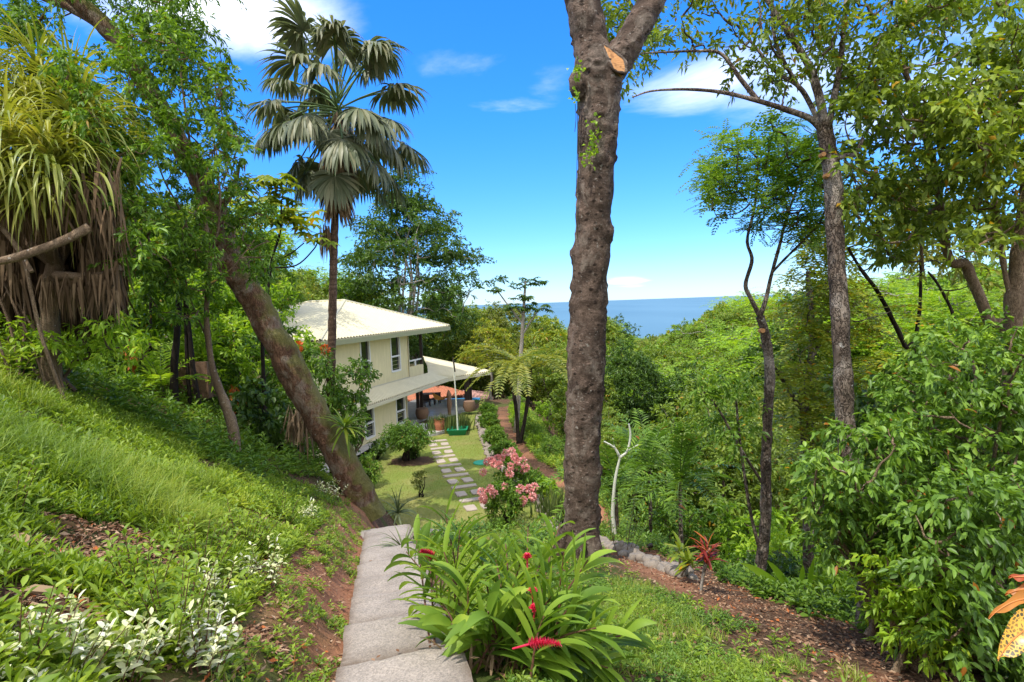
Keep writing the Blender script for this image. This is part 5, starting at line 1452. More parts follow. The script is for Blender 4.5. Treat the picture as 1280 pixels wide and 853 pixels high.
# understory shrubs
pro_s = [proto('understory_shrub', 'leafy shrub on the shaded ravine side', 'shrub', 130, 2.6, 1.5, 1.2, 46, 60, .20, .085, 'broad', 'twig', group='leafy shrubs covering the ravine side', tr_r=.035, stems=4),
         proto('understory_shrub', 'leafy shrub on the shaded ravine side', 'shrub', 131, 3.2, 1.6, 1.5, 52, 60, .22, .08, 'glossy', 'twig', group='leafy shrubs covering the ravine side', tr_r=.035, stems=4),
         proto('understory_shrub', 'yellow green leafy shrub on the ravine side', 'shrub', 132, 2.8, 1.6, 1.3, 46, 60, .20, .08, 'light', 'twig', group='yellow green shrubs on the ravine side', tr_r=.03, stems=4),
         proto('understory_shrub', 'dark leafy shrub on the shaded ravine side', 'shrub', 133, 2.4, 1.4, 1.1, 46, 60, .19, .09, 'dark', 'twig', group='dark shrubs on the ravine side', tr_r=.03, stems=4)]
for p in pro_s: used[id(p[0])] = False
ns = 0
yy = 7.0
while yy < 44:
    st_ = 1.5+yy*.018
    xx = float(XE(yy))+1.2+max(0, 10-yy)*.25
    while xx < XE(yy)+15:
        x_ = xx+rng.normal()*.4; y_ = yy+rng.normal()*.4; xx += st_*(1 if xx < XE(yy)+7 else 1.6)
        if x_ < XE(y_)+1.3: continue
        g = float(H(x_, y_)); px, py = proj((x_, y_, g+1.5))
        if px > 1330 or px < 560: continue
        if y_ < 13.5 and x_-XE(y_) < 1.8 + (.8 if 8 < y_ < 12 else 0): continue
        k = rng.choice(4, p=[.35, .25, .22, .18]) if y_ > 12 else rng.choice(4, p=[.3, .35, .05, .3])
        put(pro_s[k], x_, y_, g-.1, rng.uniform(.7, 1.35)*(1 if x_-XE(y_) > 3 else .75)); ns += 1
    yy += st_
# shrubs and saplings behind the left bank crest
for k, (px, py, t_) in enumerate([(20, 400, 18), (70, 410, 19), (120, 395, 18.5), (165, 400, 20), (205, 420, 21), (250, 440, 21), (300, 440, 22), (180, 350, 23), (240, 370, 24), (320, 380, 26), (300, 330, 27), (140, 330, 25), (90, 340, 24), (335, 450, 25), (285, 390, 27), (215, 330, 29)]):
    c = P(px, py, t_); s = rng.uniform(1.1, 1.6)
    put(pro_s[[2, 2, 0, 2][k % 4]], c[0], c[1], c[2]-1.9*s, s, 'leafy shrub rising behind the crest of the grassy bank', 'shrubs behind the grassy bank')
for k, (px, py, t_, s) in enumerate([(345, 350, 46, .8), (375, 345, 58, 1.0), (400, 335, 66, 1.1), (430, 345, 70, 1.1), (460, 350, 72, 1.0), (320, 300, 36, .7), (300, 250, 33, .8), (355, 330, 52, .8), (220, 250, 30, .9), (160, 270, 30, .9), (60, 290, 30, 1.0), (-20, 270, 28, 1.0), (575, 382, 72, .8), (555, 360, 75, .9)]):
    p = allp[[0, 7, 2, 1][k % 4]]; c = P(px, py, t_)
    put(p, c[0], c[1], c[2]-p[1]*s, s, 'leafy tree on the rise left of and behind the house', 'trees on the rise behind the house')
print('trees', ntr, 'far', nfar, 'shrubs', ns)

# ---- slim white-stemmed trees with lobed umbrella leaves
def lobed(mb, c, R, n_lob=8):
    c = np.asarray(c).reshape(-1, 3)
    for p_ in c:
        a = np.linspace(0, 2*np.pi, n_lob, endpoint=False)+rng.uniform(0, 1); tl = nrm(np.array([rng.normal()*.3, rng.normal()*.3, 1])); s = nrm(np.cross(tl, [1, 0, .1])); u = np.cross(s, tl)
        d = s*np.cos(a)[:, None]+u*np.sin(a)[:, None]-[0, 0, .25]
        leaves(mb, np.repeat([p_], n_lob, 0), d, np.repeat([tl], n_lob, 0), R*rng.uniform(.7, 1.05, n_lob), R*.36, .1, .2)
def cecropia(label, stem, limbs, tips, R, mat, bark, r=.11):
    b0 = stem[0]; base = P(*b0); base[2] = float(H(base[0], base[1]))-.1
    t = thing('umbrella_leaf_tree', label, 'tree', base)
    tr = MB(); q = smooth_path(np.concatenate([[base], PX(stem[1:])]), 40); tube(tr, q, np.linspace(r, r*.35, 40), 10)
    for l_ in limbs: q = smooth_path(PX(l_), 16); tube(tr, q, np.linspace(r*.4, .02, 16), 7)
    tr.build('trunk', M[bark], t); cw = MB()
    for (px, py, t_, n_, sp_) in tips:
        c = P(px, py, t_)+rng.normal(size=(n_, 3))*sp_*np.array([1, 1, .45]); lobed(cw, c, R); 
        sticks(cw, np.repeat([P(px, py+3, t_)], n_, 0), c, .012, .008)
    cw.build('crown', M[mat], t)
D = 38
cecropia('slim white stemmed tree with flat tufts of dark lobed leaves against the sea', [(645, 548, D), (648, 500, D), (652, 430, D), (655, 380, D), (657, 352, D)],
         [[(653, 405, D), (640, 388, D), (625, 368, D), (621, 360, D)], [(652, 420, D), (668, 395, D), (680, 382, D)], [(654, 395, D), (645, 385, D)]],
         [(657, 350, D, 10, .4), (650, 358, D, 5, .3), (621, 361, D, 9, .25), (655, 372, D, 10, .3), (648, 384, D, 8, .45), (664, 383, D, 10, .3), (680, 383, D, 8, .3), (640, 384, D, 8, .3), (670, 352, D, 8, .25)], .40, 'dark', 'bark_pale', .19)
D = 19
cecropia('thin branched tree with yellow green lobed leaves left of the fan palm', [(330, 520, D), (328, 420, D), (334, 370, D), (340, 325, D), (350, 290, D), (352, 250, D)],
         [[(340, 328, D), (362, 318, D), (380, 304, D)], [(338, 335, D), (370, 332, D), (392, 312, D), (398, 300, D)], [(350, 290, D), (345, 262, D), (335, 235, D)], [(340, 325, D), (330, 300, D), (318, 262, D)]],
         [(338, 232, D, 7, .35), (352, 244, D, 8, .35), (330, 225, D, 6, .3), (318, 250, D, 8, .35), (362, 268, D, 7, .35), (376, 280, D, 7, .3), (348, 272, D, 7, .3), (396, 300, D, 4, .2), (372, 262, D, 6, .3), (325, 275, D, 8, .3), (358, 222, D, 5, .25)], .42, 'yellowish', 'bark_dark', .07)
# ---- tree fern pair and palms
def frondy(name, label, cat, base, stems, fr_n, fr_L, LL, LW, mat, bark, r=.09, el=(.2, .9), bend=.5, nl=26):
    t = thing(name, label, cat, base); tr = MB(); cw = MB(); rc_ = MB()
    for q in stems:
        q = smooth_path(q, 24); tube(tr, q, np.linspace(r, r*.75, 24), 9, 0, bark_disp(.05, 5)); c = q[-1]
        a = rng.uniform(0, 2*np.pi, fr_n); e = rng.uniform(el[0], el[1], fr_n)
        d = np.c_[np.cos(a)*np.cos(e), np.sin(a)*np.cos(e), np.sin(e)]
        pinnate(cw, np.repeat([c], fr_n, 0), d, rng.uniform(.8, 1.1, fr_n)*fr_L, nl, LL, LW, bend, rach=rc_, rr=.018)
    tr.build('trunk', M[bark], t); cw.build('fronds', M[mat], t); rc_.build('frond_stalks', M['stem_green'], t)
    return t
D = 35; b = P(648, 556, D); b[2] = float(H(b[0], b[1]))
frondy('tree_fern', 'pair of dark stemmed tree ferns with long arching fronds right of the hedge', 'tree fern', b,
       [np.array([b, P(646, 520, D), P(641, 475, D), P(645, 452, D)]), np.array([b+[.1, 0, 0], P(656, 525, D), P(661, 490, D), P(663, 462, D)])], 15, 4.4, .62, .11, 'olive', 'bark_dark', .13, (-.1, .7), .55, 24)
for px, py, t_, lab in ((850, 600, 17, 'arching feather leaved palm in the ravine midway between the two trunks'), (812, 585, 19, 'feather leaved palm behind and left of the other ravine palm'), (770, 612, 18, 'feather leaved palm close to the right side of the big trunk')):
    c = P(px, py, t_); g = float(H(c[0], c[1])); b = np.array([c[0], c[1], min(g, c[2]-.6)])
    frondy('feather_palm', lab, 'palm', b, [np.array([b, (b+c)/2, c])], 15, 2.5, .5, .06, 'glossy', 'bark_grey', .07, (.0, 1.25), .5, 20)
c = P(200, 455, 17.5); b = np.array([c[0], c[1], float(H(c[0], c[1]))])
frondy('feather_palm', 'low feather leaved palm behind the orange leaved plant on the bank crest', 'palm', b, [np.array([b, b+[0, 0, .25], b+[0, 0, .4]])], 12, 1.6, .4, .05, 'light', 'bark_grey', .06, (.3, 1.3), .45, 16)
# white branching dead sapling
D = 17; b = P(768, 632, D); t = thing('bare_sapling', 'bare white branching sapling right of the big trunk', 'sapling', [b[0], b[1], b[2]-1.5])
tr = MB(); base = np.array(t['_o'])
for pp, r in (([(768, 668, D), (766, 640, D), (769, 600, D), (775, 572, D)], .07), ([(775, 572, D), (768, 560, D), (755, 552, D)], .045), ([(775, 572, D), (784, 564, D), (788, 545, D), (786, 530, D)], .045), ([(784, 564, D), (798, 556, D)], .025), ([(769, 562, D), (766, 548, D)], .02)):
    q = smooth_path(PX(pp), 14); tube(tr, q, np.linspace(r, r*.5, 14), 8)
tr.build('trunk', M['whitepole'], t)
# ------------------------------------------------------------------ ground plants
def scatter(n, xr, yr, ok, near=.06):
    out = []
    tot_ = 0
    while tot_ < n:
        p = np.c_[rng.uniform(*xr, n*3), rng.uniform(*yr, n*3)]
        r2 = p[:, 0]**2+p[:, 1]**2
        keep = rng.random(len(p)) < 1/(1+near*r2)
        p = p[keep]; p = p[ok(p[:, 0], p[:, 1])]
        z = H(p[:, 0], p[:, 1]); px, py = proj(np.c_[p, z])
        p = np.c_[p, z][(px > -60) & (px < 1340) & (py < 960)]
        out.append(p); tot_ += len(p)
        if len(out) > 60: break
    return np.concatenate(out)[:n]
def plantlets(mb, pos, nl, L, W, hgt, shape='d', mi=0, flat=.35, lean=.15, stem=None):
    n = len(pos)
    if n == 0: return
    sc_ = rng.uniform(.6, 1.35, n)
    k = np.arange(nl); a = rng.uniform(0, 6.28, n)[:, None]+k[None]*2.4
    u = (k[None]+.6)/nl+rng.uniform(-.08, .08, (n, nl))
    ln = rng.normal(size=(n, 2))*lean*hgt
    base = pos[:, None]+np.stack([ln[:, :1]*u, ln[:, 1:]*u, u*hgt*sc_[:, None]], -1)
    e = flat+.5*u**2+rng.normal(size=(n, nl))*.15
    d = np.stack([np.cos(a)*np.cos(e), np.sin(a)*np.cos(e), np.sin(e)], -1)
    LL = L*sc_[:, None]*(1.1-.45*u)*rng.uniform(.8, 1.2, (n, nl))
    leaves(mb, base.reshape(-1, 3), d.reshape(-1, 3), np.tile([0, 0, 1.0], (n*nl, 1))+rng.normal(size=(n*nl, 3))*.2, LL.ravel(), W/L*LL.ravel(), shape=shape, mi=mi, droop=.2)
    if stem is not None:
        sticks(stem, pos-[0, 0, .03], pos+np.c_[ln, hgt*sc_], .006, .003)
left = lambda m0, m1: (lambda x_, y_: ((XP(y_)-.62-x_) > m0) & ((XP(y_)-.62-x_) < m1))
def patch(x_, y_, s, seed, lo): return n2(x_, y_, s, 2, seed) > lo
HOLES = [(G(130, 683), .45), (G(165, 700), .36), (G(75, 690), .34), (G(75, 775), .28), (G(330, 800), .25)]
def nohole(x_, y_):
    r = np.ones(np.shape(x_), bool)
    for c_, rr_ in HOLES: r &= ((x_-c_[0])**2+(y_-c_[1])**2) > (rr_*(1+.35*n2(x_, y_, .4, 2, 77)))**2
    return r
bright0 = lambda x_, y_: left(1.0, 14)(x_, y_) & (n2(x_, y_, 2.0, 2, 52)+.8*np.exp(-((y_-6.3-.25*(-x_-4))/1.5)**2) > .1)
gc = MB()
bankok = lambda x_, y_: left(.75, 15)(x_, y_) & patch(x_, y_, .9, 21, -.2) & ((n2(x_, y_, .7, 2, 33) > -.05) | (y_ > 6)) & nohole(x_, y_)
p = scatter(7000, (-17, 0), (1.0, 22), bankok, .05); dk_ = n2(p[:, 0], p[:, 1], 2.2, 2, 40) > .05
plantlets(gc, p[dk_], 9, .075, .03, .10, mi=0); plantlets(gc, p[~dk_], 9, .075, .03, .10, mi=1)
p = scatter(4200, (-17, 0), (1.0, 22), bankok, .05); plantlets(gc, p, 9, .13, .022, .13, mi=0, flat=.7)
p = scatter(600, (-15, 0), (1.0, 14), bankok, .05); plantlets(gc, p, 9, .14, .05, .2, mi=0, shape='h')
p = scatter(900, (-17, -2), (12, 24), left(2, 13), .0); plantlets(gc, p, 12, .25, .08, .45, mi=1)
p = scatter(2600, (-16, 0), (1.2, 20), lambda x_, y_: bright0(x_, y_) & nohole(x_, y_), .04); plantlets(gc, p, 9, .12, .026, .12, mi=0, flat=.6)
p = scatter(600, (-5, 0), (1.5, 16), lambda x_, y_: left(.05, 1.3)(x_, y_) & patch(x_, y_, .6, 91, -.1), .02); plantlets(gc, p, 8, .07, .026, .08, mi=0)
tag(gc.build('ground_cover', [M['herb'], M['herbdark']]), 'mixed low leafy ground cover over the left bank', 'ground cover', None, 'stuff')
gg = MB()
bright = lambda x_, y_: left(1.0, 14)(x_, y_) & (n2(x_, y_, 2.0, 2, 52)+.8*np.exp(-((y_-6.3-.25*(-x_-4))/1.5)**2) > .15)
p = scatter(10000, (-16, 0), (1.2, 20), lambda x_, y_: bright(x_, y_) & nohole(x_, y_), .04); n_ = len(p)
straps(gg, p, np.c_[rng.normal(size=(n_, 2))*.45, np.ones(n_)], rng.uniform(.07, .22, n_), rng.uniform(.006, .013, n_), 3, .45, prof=lambda u: 1-.95*u)
p = scatter(900, (-12, -3), (4, 9), lambda x_, y_: left(1.5, 9)(x_, y_) & (n2(x_, y_, 1.2, 2, 52) > .0), .02); n_ = len(p)*9
straps(gg, np.repeat(p, 9, 0)+rng.normal(size=(n_, 3))*[.03, .03, 0], np.c_[rng.normal(size=(n_, 2))*.6, np.ones(n_)], rng.uniform(.3, .55, n_), .02, 5, .35, prof=lambda u: 1-.95*u, fold=.2)
# right-hand slope
ron = lambda x_, y_: ((x_-XP(y_)-.62) > .12) & (x_ < XE(y_)-1.75+.7*n2(x_, y_, 1.5, 2, 4)) & ~((y_ > 20.4) & (x_ < KERB(y_)))
p = scatter(24000, (-4, 6), (3, 23), lambda x_, y_: ron(x_, y_) & patch(x_, y_, .9, 61, .0), .015); n_ = len(p)
straps(gg, p, np.c_[rng.normal(size=(n_, 2))*.6, np.ones(n_)], rng.uniform(.06, .18, n_), rng.uniform(.006, .012, n_), 3, .4, prof=lambda u: 1-.95*u)
edge = lambda x_, y_: (((XP(y_)-.58-x_) > -.03) & ((XP(y_)-.58-x_) < .7) | ((x_-XP(y_)-.58 > -.03) & (x_-XP(y_)-.58 < .5))) & patch(x_, y_, .5, 71, .05)
p = scatter(3500, (-4.5, 1), (2.5, 16), edge, .01); n_ = len(p)
straps(gg, p, np.c_[rng.normal(size=(n_, 2))*.7, np.ones(n_)], rng.uniform(.05, .14, n_), .009, 3, .5, prof=lambda u: 1-.95*u)
tag(gg.build('grass', M['grass']), 'tufts of wild grass over the banks', 'grass', None, 'stuff')
lw_ = MB()
p = np.c_[rng.uniform(-10.5, 1.6, 90000), rng.uniform(20.8, 45.5, 90000)]
p = p[(p[:, 0] > lawn_l(p[:, 1])+.1) & (p[:, 0] < KERB(p[:, 1])-.1)]
p = np.c_[p, H(p[:, 0], p[:, 1])+.02]; n_ = len(p)
straps(lw_, p, np.c_[rng.normal(size=(n_, 2))*.8, np.ones(n_)], rng.uniform(.035, .075, n_), .02, 1, .3, prof=lambda u: 1-.9*u)
tag(lw_.build('lawn_grass', M['turf']), 'short mown turf of the garden lawn', 'grass', None, 'stuff')
wd = MB()
p = scatter(5200, (-4, 6), (3, 21), lambda x_, y_: ron(x_, y_) & patch(x_, y_, .9, 63, -.02), .015)
dk_ = n2(p[:, 0], p[:, 1], 1.1, 2, 45) > .0
plantlets(wd, p[dk_], 8, .055, .024, .08, mi=0); plantlets(wd, p[~dk_], 8, .055, .024, .08, mi=1)
p = scatter(500, (-4, 6), (3, 21), lambda x_, y_: ron(x_, y_), .015); plantlets(wd, p, 8, .10, .03, .14, mi=0)
p = scatter(1000, (1, 9), (5, 22), lambda x_, y_: (x_ > XE(y_)-.2) & (x_ < XE(y_)+1.8) & patch(x_, y_, 1, 64, -.1), .01); plantlets(wd, p, 9, .17, .06, .3, mi=1)
p = scatter(700, (-5, .5), (2.5, 15), edge, .01); plantlets(wd, p, 7, .07, .03, .08, mi=0)
tag(wd.build('weeds', [M['herb'], M['herbdark']]), 'small leafy weeds over the right hand slope', 'weeds', None, 'stuff')
lt = MB()
def litter(n_, xr, yr, ok, L0, L1, near=.02):
    p = scatter(n_, xr, yr, ok, near)+[0, 0, .012]; n_ = len(p)
    leaves(lt, p, np.c_[rng.normal(size=(n_, 2)), rng.normal(size=n_)*.25], np.c_[rng.normal(size=(n_, 2))*.3, np.ones(n_)], rng.uniform(L0, L1, n_), rng.uniform(L0, L1, n_)*.5, .2, rng.uniform(-.1, .2))
litter(12000, (-14, 0), (1, 18), left(-.0, 11), .025, .075, .05)
litter(2600, (-5, -.5), (1.8, 7), lambda x_, y_: ~nohole(x_, y_), .025, .085, 0)
litter(7000, (-3, 8), (3, 22), lambda x_, y_: ((x_-XP(y_)-.62) > .05) & (x_ < XE(y_)+1.4), .025, .10, .01)
litter(4500, (-1, 8), (4, 20), lambda x_, y_: (x_ > XE(y_)-1.5) & (x_ < XE(y_)+.9), .02, .09, .01)
p = scatter(1500, (-14, 8), (1, 18), lambda x_, y_: (np.abs(x_-XP(y_)) > .7) & (x_ < XE(y_)+1), .03)+[0, 0, .02]; n_ = len(p)
sticks(lt, p, p+np.c_[rng.normal(size=(n_, 2))*.12, rng.normal(size=n_)*.03+.01], .004, .002)
p = scatter(150, (-4, 1), (2.5, 14), lambda x_, y_: np.abs(x_-XP(y_)) < .5, .01); p[:, 2] += .11; n_ = len(p)
leaves(lt, p, np.c_[rng.normal(size=(n_, 2)), np.zeros(n_)], np.tile([0, 0, 1.0], (n_, 1)), .06, .03, .1, 0)
tag(lt.build('leaf_litter', M['litter']), 'brown fallen leaves and twigs over the slopes', 'leaf litter', None, 'stuff')
# big dry leaves, one by one
for k, (px, py, L_, a) in enumerate([(45, 762, .26, .2), (100, 720, .2, 2.0), (80, 670, .18, .9), (25, 690, .2, 2.6), (140, 690, .2, 1.2), (205, 605, .22, .1), (150, 775, .18, 2.9), (120, 800, .16, .5), (275, 792, .13, 1.1), (360, 765, .16, 2.2), (60, 640, .2, 1.5), (170, 640, .18, .7), (135, 740, .2, 2.2), (300, 655, .2, .4), (20, 735, .18, 1.0), (345, 725, .16, 0), (230, 745, .16, 2.4), (15, 440, .5, 1.0), (395, 690, .18, .6), (180, 830, .14, 1.7)]):
    g = G(px, py); b = MB()
    leaves(b, [[-L_/2, 0, 0.05]], [[1, .1, .12]], [[.2, .3, 1]], L_, L_*.42, .3, .12, 'h')
    o = b.build('dry_leaf', M['deadleaf']); o.location = [float(q_) for q_ in g+[0, 0, .03]]; o.rotation_euler = (rng.normal()*.2, rng.normal()*.2+.1, a)
    tag(o, 'large curled tan dead leaf lying on the left bank', 'dead leaf', 'large dead leaves on the bank')

# ---- red ginger clump
base = G(622, 838); t = thing('ginger_clump', 'big clump of red ginger with long glossy leaves beside the concrete path', 'ginger plant', base)
lf_ = MB(); st_ = MB()
def ginger_stem(root, tip, nlf, L, W=.095, mb=lf_, a0=None):
    q = smooth_path([root, root*.45+tip*.55+np.array([0, 0, .10]), tip], 16)
    tube(st_, q, np.linspace(.013, .006, 16), 6)
    ax = nrm(tip-root); hz = nrm(np.cross(ax, rng.normal(size=3)) if a0 is None else np.cross(ax, a0)); h2 = np.cross(hz, ax)
    for k in range(nlf):
        u = .25+.75*(k+.5)/nlf; i_ = min(int(u*15), 14); c = q[i_]; tg = nrm(q[min(i_+1, 15)]-q[i_-1])
        sg = 1 if k % 2 else -1
        sidev = nrm(hz*sg+h2*rng.normal()*.25)
        d = nrm(tg*(.55+.55*u)+sidev*(1.0-.45*u)+[0, 0, .12])
        straps(mb, c, d, L*rng.uniform(.8, 1.12)*(.75+.35*math.sin(math.pi*u)), W*rng.uniform(.85, 1.15), 7, rng.uniform(.10, .26), up=nrm(tg+np.array([0, 0, .3])), prof=lambda u_: max(.06, math.sin(math.pi*min(.97, .10+.87*u_))**.75), fold=.16)
stems = [((556, 640), 5.6), ((575, 662), 5.4), ((537, 690), 5.6), ((600, 690), 5.6), ((620, 700), 5.2), ((585, 735), 4.9), ((545, 745), 5.0), ((565, 780), 4.6), ((640, 735), 5.0), ((652, 700), 5.5), ((680, 690), 5.4), ((705, 690), 5.1), ((735, 700), 4.9), ((690, 745), 4.7), ((655, 770), 4.6), ((720, 750), 4.6), ((745, 785), 4.4), ((785, 792), 4.6), ((610, 765), 4.5), ((625, 805), 4.6), ((700, 800), 4.6), ((662, 822), 4.5), ((590, 800), 4.6), ((760, 835), 4.5), ((520, 670), 6.2), ((508, 690), 6.3), ((660, 660), 6.4), ((700, 655), 6.3), ((555, 690), 5.2), ((632, 680), 6.0), ((725, 815), 4.6), ((680, 770), 4.4)]
for (px, py), t_ in stems:
    tip = P(px, py, t_); r0 = base+np.array([rng.normal()*.16+(tip[0]-base[0])*.38, rng.normal()*.15+(tip[1]-base[1])*.35, 0]); r0[2] = float(H(r0[0], r0[1]))-.03
    ginger_stem(r0, tip, 10, .47, a0=nrm(np.array([rng.normal()*.4, -1, .3+rng.normal()*.3])))
lf_.build('leaves', M['ginger'], t); st_.build('stems', M['stem_red'], t)
for px, py, t_, d, L_ in ((660, 806, 4.0, (.9, -.1, .28), .24), (668, 764, 4.5, (.1, -.2, 1), .07), (666, 742, 4.6, (.05, 0, 1), .05), (659, 700, 5.2, (0, 0, 1), .07), (542, 697, 5.5, (-.5, -.2, .6), .18)):
    fl_ = MB(); c = P(px, py, t_); ax = nrm(np.array(d, float)); n_ = int(60*L_/.2)+10
    u = np.linspace(0, 1, n_); a = np.arange(n_)*2.4; s = nrm(np.cross(ax, [.3, .9, .1])); s2 = np.cross(s, ax)
    cp_ = c+ax*(u*L_)[:, None]+np.array([0, 0, -1])*(.25*L_*u**2)[:, None]
    dd_ = ax*.5+s*np.cos(a)[:, None]+s2*np.sin(a)[:, None]
    leaves(fl_, cp_, dd_, np.repeat([ax], n_, 0), .055*(1.15-.6*u), .028*(1.2-.5*u), .3, .05)
    tube(fl_, [c-ax*.12, c, c+ax*L_*.5], [.008, .01, .006], 6)
    fl_.build('flower', M['redfl'], t)
db = MB(); n_ = 70
pp = base+np.c_[rng.normal(size=n_)*.14, rng.normal(size=n_)*.10, np.zeros(n_)]; pp[:, 2] = H(pp[:, 0], pp[:, 1])
straps(db, pp, np.c_[rng.normal(size=(n_, 2))*.3, np.ones(n_)], rng.uniform(.2, .5, n_), .035, 4, .35); db.build('dry_stalks', M['deadleaf'], t)

def leafy_plant(name, label, cat, base, n_st, hgt, spread, nl, L, W, mat, bark='stem_red', shape='h', group=None, flat=.35, extra=None):
    t = thing(name, label, cat, base, group); cw = MB(); st = MB()
    for k in range(n_st):
        a = rng.uniform(0, 6.28); r = spread*rng.uniform(.1, 1)**.7
        r0 = base+np.array([math.cos(a), math.sin(a), 0])*r*.3; r0[2] = float(H(r0[0], r0[1]))-.02
        tip = base+np.array([math.cos(a)*r, math.sin(a)*r, hgt*rng.uniform(.6, 1.1)*(1-.3*(r/spread)**2)])
        q = smooth_path([r0, (r0+tip)/2+[0, 0, .05*hgt], tip], 8); tube(st, q, np.linspace(.0048, .0018, 8)*(hgt**.5+.3), 5)
        k_ = np.arange(nl); u = .12+.88*((k_+.9)/nl)**.8; c = np.stack([np.interp(u*7, np.arange(8), q[:, j]) for j in range(3)], -1)
        aa = rng.uniform(0, 6)+k_*2.4; e = flat+.45*u**3+rng.normal(size=nl)*.2
        d = np.stack([np.cos(aa)*np.cos(e), np.sin(aa)*np.cos(e), np.sin(e)], -1)
        leaves(cw, c, d, np.tile([0, 0, 1.0], (nl, 1))+rng.normal(size=(nl, 3))*.25, L*rng.uniform(.7, 1.15, nl)*(1.05-.35*u), W*rng.uniform(.8, 1.1, nl)*(1.05-.35*u), shape=shape, droop=.2)
    st.build('stems', M[bark], t); cw.build('foliage', M[mat], t)
    if extra: extra(t)
    return t
# fresh green shrubs on the near left bank
for (px, py, n_, h_, s_, lab) in ((215, 815, 22, .62, .42, 'leafy bright green shrub on the near bank directly above the white edged plants'), (300, 690, 26, .6, .5, 'bright green shrub on the bank crest facing the upper path'), (175, 760, 14, .55, .32, 'bright green shrub on the near bank beside the bare litter patch'),
                                  (350, 650, 20, .6, .5, 'bright green shrub on the bank closest to the leaning trunk'), (245, 720, 20, .55, .45, 'bright green shrub in the middle of the near bank'), (15, 850, 10, .45, .3, 'broad leaved green shrub at the bottom left corner'),
                                  (8, 480, 9, .8, .5, 'lime leaved plant at the left edge high on the bank'), (10, 640, 10, .5, .35, 'dark broad leaved plant at the left edge below the grass')):
    leafy_plant('bank_shrub', lab, 'shrub', G(px, py), n_, h_, s_, 14, .115 if py > 600 else .3, .042 if py > 600 else .1, 'herb', group='green shrubs on the left bank')
for (px, py, n_, h_, s_, lab) in ((250, 842, 16, .42, .28, 'white variegated shrub lowest on the near bank by the path side'), (60, 858, 20, .34, .40, 'white leaved low plant in the bottom left corner'), (140, 862, 14, .34, .3, 'white leaved low plant between the corner and the green shrub'), (330, 735, 14, .5, .25, 'white flecked shrub on the bank edge nearest the path'),
                                  (268, 770, 9, .5, .2, 'white flecked shrub beside the bright green shrub mid bank'), (412, 622, 16, .5, .5, 'white flecked shrub at the foot of the leaning trunk'), (385, 655, 10, .4, .3, 'white flecked shrub just below the leaning trunk beside the red cut')):
    leafy_plant('variegated_shrub', lab, 'shrub', G(px, py), n_, h_, s_, 14, .10 if py > 700 else .13, .036, 'white_leaf', group='white variegated shrubs on the left bank')
# red cordyline and croton
def cordy(label, base, cen_list, L, W, n_, mat='cordred', nm='cordyline'):
    t = thing(nm, label, 'ornamental plant', base); cw = MB(); st = MB()
    for c in cen_list:
        tube(st, smooth_path([base, (base+c)/2+[0, .03, 0], c], 10), np.linspace(.025, .018, 10), 6)
        d = rdir(n_, .7, .75); straps(cw, np.repeat([c], n_, 0)+rng.normal(size=(n_, 3))*[.03, .03, .06], d, L*rng.uniform(.7, 1.1, n_), W, 6, rng.uniform(.04, .16, n_), fold=.15)
    st.build('stem', M['bark_pale'], t); cw.build('foliage', M[mat], t); return t
b = G(876, 740); D_ = b[1]
cordy('red and orange cordyline on a pale stem growing from the mulch slope', b, [P(884, 690, D_), P(884, 702, D_)], .31, .046, 22)
b = P(850, 712, D_+1.2); g = b.copy(); g[2] = float(H(b[0], b[1]))
cordy('dull yellow green cordyline behind the red one on the slope', g, [P(850, 690, D_+1.2), P(862, 705, D_+.8)], .34, .07, 20, 'yellowish')
b = P(1330, 900, 2.6); b[2] = float(H(b[0], b[1])); t = thing('croton', 'spotted yellow and orange croton leaves poking in at the right edge', 'ornamental plant', b)
st = MB(); tube(st, smooth_path([b, P(1340, 800, 2.6), P(1310, 735, 2.6)], 12), np.linspace(.014, .008, 12), 6); st.build('stem', M['bark_tan'], t)
def cleaf(c, tip, W, mat, nm='leaf', seed=0, bend=.05, up=(0, -.7, .6)):
    mb = MB(); L_ = np.linalg.norm(tip-c)*1.08; pf = lambda u: max(.02, math.sin(math.pi*min(1, .06+.9*u))**.8*(1-u**4)**.7)
    straps(mb, c, tip-c+np.array([0, 0, .06*L_]), L_, W, 16, bend*1.6, up=up, prof=pf, fold=.24)
    V = mb.v[0]; r_ = V.reshape(-1, 3, 3); k_ = np.linspace(0, 1, len(r_)); r_[:, 0, 2] += .012*np.sin(k_*15); r_[:, 2, 2] += .012*np.sin(k_*13+2)
    lo_ = mb.build(nm, M[mat], t)
    rb_ = MB(); tube(rb_, r_[:, 1]+np.array([0, -.004, .003]), np.linspace(.005, .0012, len(r_)), 5); rb_.build('midrib', M['midrib'], lo_, origin=t['_o'])
M['midrib'] = plain('leaf_midrib_orange', (.62, .22, .06), .5, .3)
cleaf(P(1318, 776, 2.55), P(1240, 790, 2.5), .145, 'croton', bend=.06)
cleaf(P(1316, 752, 2.6), P(1240, 738, 2.55), .06, 'orange_leaf')
cleaf(P(1312, 742, 2.6), P(1258, 728, 2.65), .05, 'orange_leaf')
cleaf(P(1312, 735, 2.6), P(1268, 710, 2.65), .06, 'cordred')
cleaf(P(1320, 790, 2.6), P(1300, 850, 2.6), .1, 'croton')
